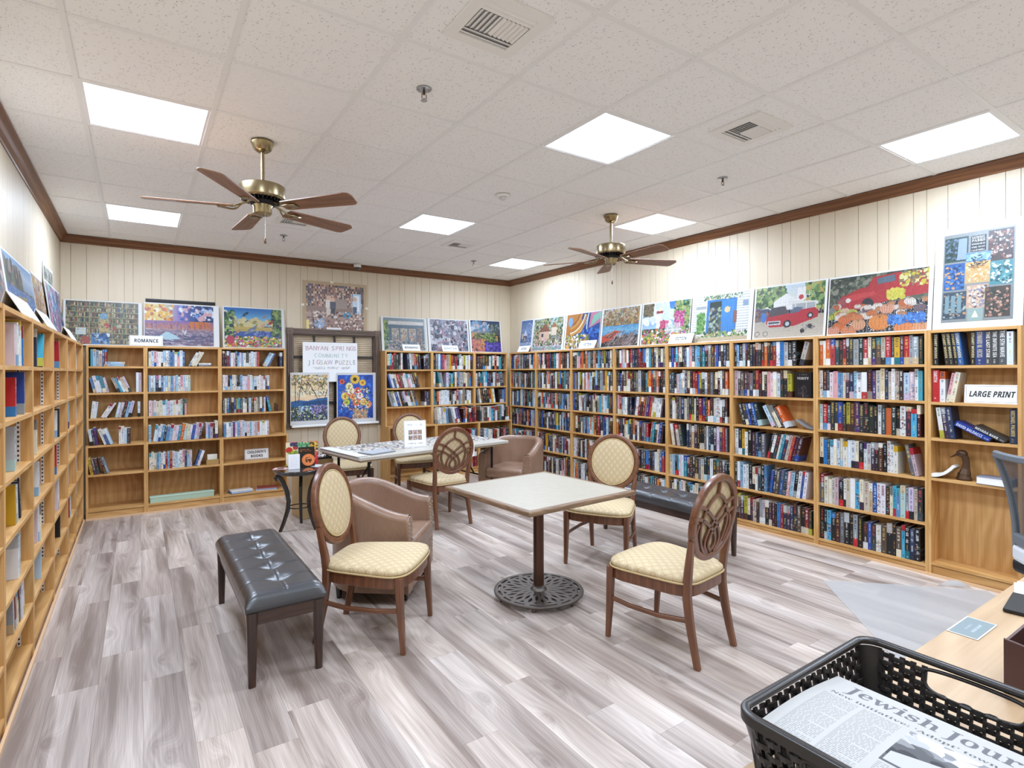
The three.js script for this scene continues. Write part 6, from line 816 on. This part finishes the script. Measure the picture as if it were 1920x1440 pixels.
// ---- things on the bookcase shelves
{
  const onShelf = (bay, si, u) => { const B = BAYS[bay], D = B.shelves[si] <= B.lowY + .001 ? B.lowD : B.depth, v = V3(-B.w / 2 + u * B.w, B.shelves[si] + .0008, D).applyAxisAngle(V3(0, 1, 0), B.turn); return { p: [B.pos[0] + v.x, v.y, B.pos[2] + v.z], turn: B.turn, out: V3(0, 0, 1).applyAxisAngle(V3(0, 1, 0), B.turn) }; };
  const at = (bay, si, u, inset) => { const q = onShelf(bay, si, u); return { p: [q.p[0] - q.out.x * inset, q.p[1], q.p[2] - q.out.z * inset], turn: q.turn }; };
  let a = at('B2', 5, .47, .09); const gb = thing('long_box', 'long pale green box on the bottom shelf', 'box', a.p, a.turn + .035); mesh('body', wbox(.62, .052, .10, 'x', 0, .026, 0), std({ color: 0xa9c2ac, roughness: .6 }), gb); mesh('lid', rbox(.628, .012, .106, .003, 0, .058, 0), std({ color: 0xb6cfb8, roughness: .55 }), gb);
  a = at('B2', 4, .9, .05); const cb = thing('book_carton', 'open brown carton with white papers on the green box bookcase', 'carton', a.p, a.turn); mesh('tray', merge([box(.125, .003, .11, 0, .0015, -.02), box(.125, .06, .003, 0, .03, .035), box(.125, .06, .003, 0, .03, -.075), box(.003, .06, .11, .062, .03, -.02), box(.003, .06, .11, -.062, .03, -.02)]), std({ color: 0xa8844e, roughness: .8 }), cb); mesh('papers', box(.1, .11, .05, .0, .058, -.03), M.paper, cb);
  const mag = (bay, si, u, cols, label, tw) => { a = at(bay, si, u, .11); const t = thing('magazine_stack', label, 'magazines', a.p, a.turn + tw); cols.forEach((c, i) => mesh('magazine', box(.235, .007, .165, (i % 2) * .008, .0036 + i * .0074, 0), std({ color: c, roughness: .4 }), t)); };
  mag('B3', 5, .27, [0x2f5f9e, 0xdfe6ea, 0x6a9ac8, 0xe8e2d8], 'stack of blue picture books on the bottom shelf', .1); mag('B3', 5, .70, [0xd8dce0, 0x4a6a9a, 0xb8bcc0, 0x8a3a38], 'stack of grey and red magazines by the side table', -.2);
  a = at('B3', 2, .89, .06); const be = thing('small_bookend', 'small dark wooden bookend near the window', 'bookend', a.p, a.turn); mesh('base', box(.05, .008, .06, 0, .004, 0), M.espresso, be); mesh('upright', merge([box(.012, .095, .05, -.018, .055, 0), box(.012, .08, .05, .006, .048, 0)]), M.espresso, be);
  // face-out thriller beside the blue door bookcase books
  a = at('R6', 1, .865, .035); const v = thing('face_out_book', 'black hardback with its front cover turned out, under the red convertible puzzle', 'book', a.p, a.turn); mesh('cover', box(.15, .228, .026, 0, .114, -.01), M.black, v); mesh('cover_print', box(.146, .224, .0008, 0, .114, .0036), std({ map: canvas(160, 240, (x, w, h) => { x.fillStyle = '#17161a'; x.fillRect(0, 0, w, h); x.fillStyle = '#d8d4d0'; x.textAlign = 'center'; x.font = 'bold 30px serif'; x.fillText('VERITY', w / 2, 66); x.save(); x.translate(44, 16); glyphs(x, 76, 9, '#9a9490'); x.restore(); poly(x, w, h, [[.44, .98], [.5, .5], [.56, .98]], '#5a4a46'); dabs(x, w, h, 30, .2, .55, .8, .95, ['#2a262a', '#3a3436'], .03, .08); }), roughness: .3 }), v);
  a = at('R6', 2, .90, .075); const gm = thing('loose_magazine', 'grey magazine slumped over the leaning books under the red convertible puzzle', 'magazine', [a.p[0], a.p[1] + .003, a.p[2]], a.turn); gm.rotation.z = 0; mesh('cover', gridGeo(14, 1, (u, q) => { const x = -.09 + u * .155; return [x, .008 + .075 * Math.pow(1 - u, 1.6), -.06 + q * .12]; }), std({ color: 0x8a8d90, roughness: .4, side: THREE.DoubleSide }), gm); mesh('pages', gridGeo(14, 1, (u, q) => { const x = -.088 + u * .15; return [x, .002 + .073 * Math.pow(1 - u, 1.6), -.058 + q * .116]; }), std({ color: 0xd8d6d0, roughness: .8, side: THREE.DoubleSide }), gm);
  // mallard head bookend
  a = at('R8', 3, .36, .075); const dk = thing('duck_bookend', 'bronze duck head bookend on the large print bookcase', 'bookend', a.p, a.turn); const dm = std({ color: 0x5c4636, metalness: .55, roughness: .38 });
  mesh('base', lathe([[0, 0], [.042, 0], [.043, .012], [.036, .03], [.034, .05]], 28).scale(1.1, 1, .9), dm, dk);
  mesh('neck', sweep([[.004, .045, 0, .031, .033], [.010, .085, 0, .020, .023], [.013, .125, 0, .0165, .019], [.008, .16, 0, .0165, .019], [-.004, .184, 0, .016, .016]], [0, 0, 1]), dm, dk);
  const hd = mesh('head', (() => { const g = new THREE.SphereGeometry(.029, 24, 16); g.scale(1.2, .95, .85); g.translate(-.012, .19, 0); return g; })(), dm, dk); mesh('bill', sweep([[-.036, .185, 0, .014, .010], [-.055, .172, 0, .014, .006], [-.074, .160, 0, .015, .004], [-.082, .155, 0, .010, .002]], [0, 0, 1]), dm, hd); for (const s of [-1, 1]) mesh('eye', new THREE.SphereGeometry(.0045, 8, 6).translate(-.020, .196, s * .024), M.black, hd);
  // splayed paperback against the duck
  a = at('R8', 3, .17, .06); const ob = thing('open_paperback', 'splayed white paged book curling up against the duck bookend', 'book', [a.p[0], a.p[1] + .001, a.p[2]], a.turn); const curl = (u, k) => { const x = -.095 + u * .15; return [x, .004 + k + .085 * Math.pow(u, 2.4)]; };
  mesh('page_block', (() => { const top = gridGeo(16, 1, (u, q) => { const c = curl(u, .024 * (1 - .3 * u)); return [c[0] - .012 * u, c[1], -.055 + q * .11]; }), bot = gridGeo(16, 1, (u, q) => { const c = curl(u, 0); return [c[0], c[1], -.055 + q * .11]; }), f = (z) => gridGeo(16, 1, (u, q) => { const A = curl(u, 0), B = curl(u, .024 * (1 - .3 * u)); return [A[0] + (B[0] - .012 * u - A[0]) * q, A[1] + (B[1] - A[1]) * q, z]; }), e = (uu) => gridGeo(1, 1, (u, q) => { const A = curl(uu, 0), B = curl(uu, .024 * (1 - .3 * uu)); return [u ? B[0] - .012 * uu : A[0], u ? B[1] : A[1], -.055 + q * .11]; }); return merge([top, bot, f(.055), f(-.055), e(0), e(1)]); })(), std({ color: 0xefece4, roughness: .85, side: THREE.DoubleSide }), ob);
  mesh('cover', gridGeo(16, 1, (u, q) => { const c = curl(u, -.003); return [c[0], c[1], -.057 + q * .114]; }), std({ color: 0xbfae90, roughness: .5, side: THREE.DoubleSide }), ob);
  a = at('R8', 3, .75, .055); const tb = thing('thick_paperback', 'thick paperback lying flat, white page edges out, beside duck bookend', 'book', a.p, a.turn - .06); mesh('pages', box(.185, .046, .126, 0, .0255, 0), std({ color: 0xf1efea, roughness: .9 }), tb); mesh('cover', merge([box(.19, .0025, .13, 0, .0012, 0), box(.19, .0025, .13, 0, .0498, 0), box(.003, .05, .13, .0935, .0255, 0)]), std({ color: 0x7a8298, roughness: .4 }), tb);
}
// ---- desk with basket, newspaper, card, letter holder and papers
const DK = { x0: .955, x1: 2.95, z0: -.658, z1: .09, H: .74 };
{
  const dm = std({ map: woodTex([176, 144, 108], [198, 168, 132], .6, 1.2, { rings: 5, fine: .5 }), roughness: .4 }), t = thing('desk', 'light wood desk at the right with a woven basket on it', 'desk', [(DK.x0 + DK.x1) / 2, 0, (DK.z0 + DK.z1) / 2]), W = DK.x1 - DK.x0, D = DK.z1 - DK.z0;
  mesh('desk_top', wbox(W, .03, D, 'x', 0, DK.H - .015, 0), dm, t); for (const s of [-1, 1]) mesh('side_panel', wbox(.025, DK.H - .03, D - .06, 'y', s * (W / 2 - .04), (DK.H - .03) / 2, 0), dm, t); mesh('modesty_panel', wbox(W - .13, .5, .018, 'x', 0, DK.H - .29, D / 2 - .09), dm, t);
}
{
  const x0 = .918, x1 = 1.437, z0 = -.632, z1 = -.20, yb = DK.H + .001, h = .158, yt = yb + h, cx = (x0 + x1) / 2, cz = (z0 + z1) / 2, t = thing('woven_basket', 'dark brown plastic woven basket holding a newspaper', 'basket', [cx, yb, cz]), bm = M.blackPlastic = std({ color: 0x2a2624, roughness: .34 });
  const hx = (x1 - x0) / 2, hz = (z1 - z0) / 2, tp = .03, cr = .045;       // taper to the foot
  // rim: rounded rectangle sweep
  const rr4 = (k, X, Z, r) => { const P = []; const c = [[X - r, Z - r, 0], [-X + r, Z - r, PI / 2], [-X + r, -Z + r, PI], [X - r, -Z + r, 1.5 * PI]]; for (const [a, b, s] of c) for (let i = 0; i <= k; i++) P.push([a + Math.cos(s + i / k * PI / 2) * r, b + Math.sin(s + i / k * PI / 2) * r]); return P; };
  const out = rr4(8, hx, hz, cr), N = out.length, cross = [[0, -.016], [0, 0], [-.003, .004], [-.014, .004], [-.017, 0], [-.017, -.006]];
  mesh('rim', gridGeo(N, 5, (u, v) => { const i = Math.round(u * N) % N, q = cross[Math.round(v * 5)], p = out[i], l = Math.hypot(p[0], p[1]), inner = rr4(8, hx + q[0], hz + q[0], cr + q[0]); return [inner[i][0], h + q[1], inner[i][1]]; }, true), bm, t);
  mesh('floor_panel', box(2 * (hx - tp) - .03, .004, 2 * (hz - tp) - .03, 0, .003, 0), bm, t);
  // corner posts (solid curved panels)
  for (const sx of [-1, 1]) for (const sz of [-1, 1]) mesh('corner_panel', gridGeo(6, 2, (u, v) => { const a = u * PI / 2, k = tp * (1 - v), X = hx - k, Z = hz - k, r = cr; return [sx * (X - r + Math.cos(a) * (r - .004)), .002 + v * (h - .018), sz * (Z - r + Math.sin(a) * (r - .004))]; }), std({ color: 0x2a2624, roughness: .3, side: THREE.DoubleSide }), t);
  // woven walls: stakes with strands bulging in and out
  const wall = (name, half, place, hand) => {
    const g = [], n = Math.round((half * 2 - 2 * cr) / .021), L = 2 * (half - cr), rows = 9, rowH = (h - .03) / rows;
    const inHand = (x, y) => hand && Math.abs(x) < .085 && y > h - .066;
    for (let i = 0; i <= n; i++) { const x = -L / 2 + i / n * L; if (hand && Math.abs(x) < .085) { g.push(box(.006, h - .068, .004, x, (h - .068) / 2, 0)); } else g.push(box(.0105, h - .016, .004, x, (h - .016) / 2, 0)); }
    for (let r = 0; r < rows; r++) { const y = .012 + (r + .5) * rowH; for (let i = 0; i < n; i++) { const xa = -L / 2 + i / n * L, xb = xa + L / n, xm = (xa + xb) / 2; if (inHand(xm, y)) continue; const s = (i + r) % 2 ? 1 : -1; g.push(sweep([[xa - .002, y, s * .001, .0035, .0012], [xa + (xb - xa) * .3, y, s * .0058, .0054, .0014], [xa + (xb - xa) * .7, y, s * .0058, .0054, .0014], [xb + .002, y, s * .001, .0035, .0012]], [0, 1, 0])); } }
    const m = mesh(name, merge(g), bm, t); place(m);
    if (hand) { const hp = [[-.082, h - .022], [.082, h - .022], [.088, h - .03], [.084, h - .05], [.072, h - .062], [-.072, h - .062], [-.084, h - .05], [-.088, h - .03]].map(p => [p[0], p[1], 0]); const m2 = mesh('handle_frame', tube(hp, .0042, 64, 6, true), bm, m); }
    return m;
  };
  const ang = Math.atan2(tp, h);
  wall('woven_side', hx, m => { m.position.set(0, 0, -(hz - tp) + .004); m.rotation.x = -ang; }); wall('woven_side', hx, m => { m.position.set(0, 0, hz - tp - .004); m.rotation.x = ang; });
  wall('woven_side', hz, m => { m.rotation.order = 'YXZ'; m.position.set(hx - tp - .004, 0, 0); m.rotation.y = PI / 2; m.rotation.x = ang; }, true); wall('woven_side', hz, m => { m.rotation.order = 'YXZ'; m.position.set(-(hx - tp) + .004, 0, 0); m.rotation.y = PI / 2; m.rotation.x = -ang; }, true);
  // newspaper stack: a slightly bowed pile, the top page printed, reading towards +x
  const np = thing('newspaper', 'folded newspaper headed Jewish Journal lying in the basket', 'newspaper', [1.10, yb + .006, -.404]);
  const tex = canvas(1024, 1024, (x, w, h) => { x.fillStyle = '#b8b5b0'; x.fillRect(0, 0, w, h); x.fillStyle = '#6a6a6d'; x.font = 'bold 165px serif'; x.textAlign = 'left'; x.save(); x.translate(100, 190); x.scale(.66, 1); x.fillText('Jewish Journal', 0, 0); x.restore(); x.strokeStyle = '#b8b8b8'; x.lineWidth = 2; for (const y of [60, 215, 225]) { x.beginPath(); x.moveTo(40, y); x.lineTo(w - 30, y); x.stroke(); } x.fillStyle = '#5a5a5c'; x.font = 'bold 46px serif'; x.save(); x.translate(60, 285); x.scale(.95, 1); x.fillText("New initiative: 'Adopt' towns victimized", 0, 0); x.restore(); for (let c = 0; c < 2; c++) for (let r = 0; r < 40; r++) { x.fillStyle = '#8c8c8c'; let px = 48 + c * 170; const y = 320 + r * 15.5, e = px + (r % 9 === 8 ? 80 : 150); while (px < e) { const q = rr(6, 26); x.fillRect(px, y, Math.min(q, e - px), 6); px += q + 5; } } fillG(x, w, h, .31, .31, ['#999', '#999']); x.save(); x.beginPath(); x.rect(400, 315, 600, 420); x.clip(); x.fillStyle = '#9a9a9c'; x.fillRect(400, 315, 600, 420); dabs(x, w, h, 200, .39, .3, .98, .5, ['#c8c8ca', '#b0b0b2', '#d8d8d8', '#8a8a8c'], .02, .07); dabs(x, w, h, 160, .39, .48, .98, .72, ['#5a5a5c', '#6a6a6c', '#3e3e40', '#8a8a8a'], .02, .06); poly(x, w, h, [[.4, .6], [.6, .5], [.98, .62], [.98, .7], [.4, .7]], '#b8b6b4'); x.restore(); for (let c = 0; c < 3; c++) for (let r = 0; r < 15; r++) { x.fillStyle = '#8c8c8c'; let px = 404 + c * 200; const y = 755 + r * 15.5, e = px + 180; while (px < e) { const q = rr(6, 26); x.fillRect(px, y, Math.min(q, e - px), 6); px += q + 5; } } });
  const Wn = .325, Dn = .40, bow = (u, v) => .122 + .010 * Math.sin(u * PI) * (1 - .3 * v) - .006 * u;   // local: x across basket (page height), z along
  mesh('front_page', gridGeo(20, 20, (u, v) => { const x = -Wn / 2 + u * Wn, z = -Dn / 2 + v * Dn; return [x, bow(u, v) + .0012, z, v * .9, u * 1.02 - .02]; }).applyMatrix4(new THREE.Matrix4()), std({ map: tex, roughness: .85, side: THREE.DoubleSide }), np);
  const layer = (k, y) => gridGeo(12, 1, (u, v) => [-Wn / 2 + .004 + .002 * k + u * (Wn - .008), bow(u, 0) - y, -Dn / 2 + .003 + .004 * (k % 2) + v * (Dn - .006)]);
  mesh('under_pages', merge([0, 1, 2, 3, 4, 5, 6].map(k => layer(k, .003 + k * .004))), std({ color: 0xbdbbb6, roughness: .9, side: THREE.DoubleSide }), np); mesh('folded_block', rbox(Wn - .085, .092, Dn - .06, .008, .03, .047, .012), std({ color: 0xbdb9b0, roughness: .9 }), np);
}
{
  const H = DK.H + .0008, c = thing('desk_card', 'grey printed card lying at the edge of the desk', 'card', [2.11, H, -.617]); mesh('card', box(.168, .0015, .076, 0, .0008, 0), M.whitePaper, c); mesh('print', box(.158, .0006, .068, 0, .0019, 0), std({ map: canvas(256, 112, (x, w, h) => { x.fillStyle = '#7b898b'; x.fillRect(0, 0, w, h); x.save(); x.translate(70, 66); glyphs(x, 116, 13, '#b6c2c4'); x.restore(); x.save(); x.translate(84, 36); glyphs(x, 84, 11, '#b0bcbe'); x.restore(); }), roughness: .4 }), c);
  // curved dark leather letter holder
  const o = thing('letter_holder', 'dark brown leather letter holder with curved front on the desk', 'desk organizer', [1.86, H, -.29]), om = phy({ color: 0x4a2f2c, roughness: .4, clearcoat: .2 }); const side = new THREE.Shape(); side.moveTo(0, 0); side.lineTo(.24, 0); side.lineTo(.24, .055); side.quadraticCurveTo(.2, .06, .15, .085); side.quadraticCurveTo(.08, .125, 0, .13); side.closePath();
  const sg = new THREE.ExtrudeGeometry(side, { depth: .006, bevelEnabled: true, bevelSize: .0015, bevelThickness: .0015, bevelSegments: 1 });
  for (const s of [0, 1]) { const m = mesh('side_panel', sg, om, o); m.position.set(-.10 + s * .2, 0, -.16); m.rotation.y = -PI / 2; m.scale.set(1, 1, 1); }
  mesh('base', box(.2, .006, .236, 0, .004, -.042), om, o); mesh('front_panel', box(.2, .05, .006, 0, .03, .075), om, o); mesh('back_panel', box(.2, .125, .006, 0, .064, -.158), om, o); for (const z of [-.09, -.02]) mesh('divider', box(.196, .07, .004, 0, .04, z), om, o);
  const e = thing('envelope', 'white envelope with red marks in the letter holder', 'envelope', [1.84, H + .008, -.235]); mesh('envelope', box(.16, .07, .003, 0, .036, 0), M.whitePaper, e); mesh('stamp', box(.03, .03, .0006, -.05, .05, .002), std({ color: 0xa84a40, roughness: .6 }), e); e.rotation.x = -.12;
  const p = thing('paper_pile', 'loose pink and blue papers on the desk by a pen tray', 'papers', [2.62, H, -.50], .25); [[0xe8d4cc, 0, 0], [0xd6e2e8, .02, .01], [0xe6cfc6, -.01, .02]].forEach(([col, x, z], i) => mesh('sheet', box(.21, .0012, .28, x, .0008 + i * .0016, z), std({ color: col, roughness: .8 }), p));
  const k = thing('pen_tray', 'black notebook with clear edge on the desk', 'notebook', [2.44, H, -.555], .12); mesh('cover', rbox(.20, .012, .12, .003, 0, .0068, 0), M.black, k); mesh('label', box(.12, .001, .02, 0, .0135, .035), M.whitePaper, k);
}
// ---- chair mat on the floor
{
  const t = thing('chair_mat', 'translucent grey plastic chair mat on the plank floor', 'mat', [4.126, .0015, -2.081], 0), a = [0, 0], d1 = [.735, .742], d2 = [-1.02, .98], sp = new THREE.Shape(); const C = [[0, 0], [d1[0], d1[1]], [d1[0] + d2[0], d1[1] + d2[1]], [d2[0], d2[1]]]; C.forEach((p, i) => i ? sp.lineTo(p[0], -p[1]) : sp.moveTo(p[0], -p[1])); sp.closePath();
  const g = new THREE.ExtrudeGeometry(sp, { depth: .0022, bevelEnabled: false }); g.rotateX(-PI / 2); mesh('mat', g, phy({ color: 0xd8d5d2, roughness: .35, transparent: true, opacity: .4 }), t);
  mesh('curled_corner', gridGeo(10, 4, (u, v) => { const s = .10 + v * .07, b = [d1[0] - u * .0, d1[1]]; const q = (u - .5) * .22; return [b[0] - .09 + q * .7 - s * .1, .003 + .045 * Math.pow(v, 1.5) * Math.cos((u - .5) * PI), b[1] - .16 + q * .7 - .0 + s * .05]; }), std({ color: 0xe8eaec, roughness: .3, side: THREE.DoubleSide }), t);
}
// ---- mesh office chair behind the desk
{
  const t = thing('office_chair', 'grey mesh-back office chair behind the desk', 'office chair', [3.99, 0, -.67], .977);   // front (+z local) turned to the desk side
  const fm = std({ color: 0x6a7076, roughness: .45 }), mm = phy({ color: 0x39434e, roughness: .6, transparent: true, opacity: .72, side: THREE.DoubleSide });
  const bk = new THREE.Group(); bk.name = 'backrest'; bk.position.y = -.08; t.add(bk);
  const W = y => .205 + .035 * clamp((y - .62) / .5), zc = (x, y) => -.25 + .06 * Math.pow(x / .24, 2) - .10 * Math.pow((y - .72) / .43, 2) * (y > .72 ? 1 : .35);
  for (const s of [-1, 1]) { const L = []; for (let i = 0; i <= 16; i++) { const y = .60 + i / 16 * .545, x = s * W(y); L.push([x, y, zc(x, y), .012, .016]); } mesh('frame_side', sweep(L, [1, 0, 0]), fm, bk); }
  { const L = []; for (let i = 0; i <= 16; i++) { const x = (i / 8 - 1) * .245; L.push([x, 1.15 - .018 * Math.pow(x / .245, 2) * 0, zc(x, 1.15), .014, .018]); } mesh('frame_top', sweep(L, [0, 0, 1]), fm, bk); }
  { const L = []; for (let i = 0; i <= 16; i++) { const x = (i / 8 - 1) * .215; L.push([x, .70, zc(x, .7) - .004, .013, .030]); } mesh('lumbar_band', sweep(L, [0, 0, 1]), fm, bk); const K = []; for (let i = 0; i <= 16; i++) { const x = (i / 8 - 1) * .21; K.push([x, .625, zc(x, .62) - .006, .013, .038]); } mesh('lower_shell', sweep(K, [0, 0, 1]), std({ color: 0xd9dcdf, roughness: .4 }), bk); }
  mesh('mesh_panel', gridGeo(16, 16, (u, v) => { const y = .72 + v * .42, x = (u * 2 - 1) * (W(y) - .004); return [x, y, zc(x, y) + .004]; }), mm, bk);
  mesh('seat', rbox(.48, .08, .47, .03, 0, .47, .02, 3), M.black, t); mesh('spine', sweep([[0, .43, -.1, .03, .012], [0, .44, -.24, .03, .012], [0, .52, -.29, .028, .012], [0, .64, -.275, .026, .012]], [1, 0, 0]), M.black, t); mesh('gas_column', cyl(.026, .03, .33, 0, .265, 0, 20), M.black, t);
  for (let k = 0; k < 5; k++) { const a = k * 72 * RAD, leg = mesh('base_arm', sweep([[0, .10, 0, .024, .02], [Math.cos(a) * .15, .09, Math.sin(a) * .15, .02, .016], [Math.cos(a) * .29, .075, Math.sin(a) * .29, .016, .012]], [-Math.sin(a), 0, Math.cos(a)]), M.black, t); mesh('caster', cyl(.028, .028, .045, 0, 0, 0, 16).rotateX(PI / 2).rotateY(-a).translate(Math.cos(a) * .29, .0325, Math.sin(a) * .29), M.black, leg); }
}
renderer.render(scene, camera);
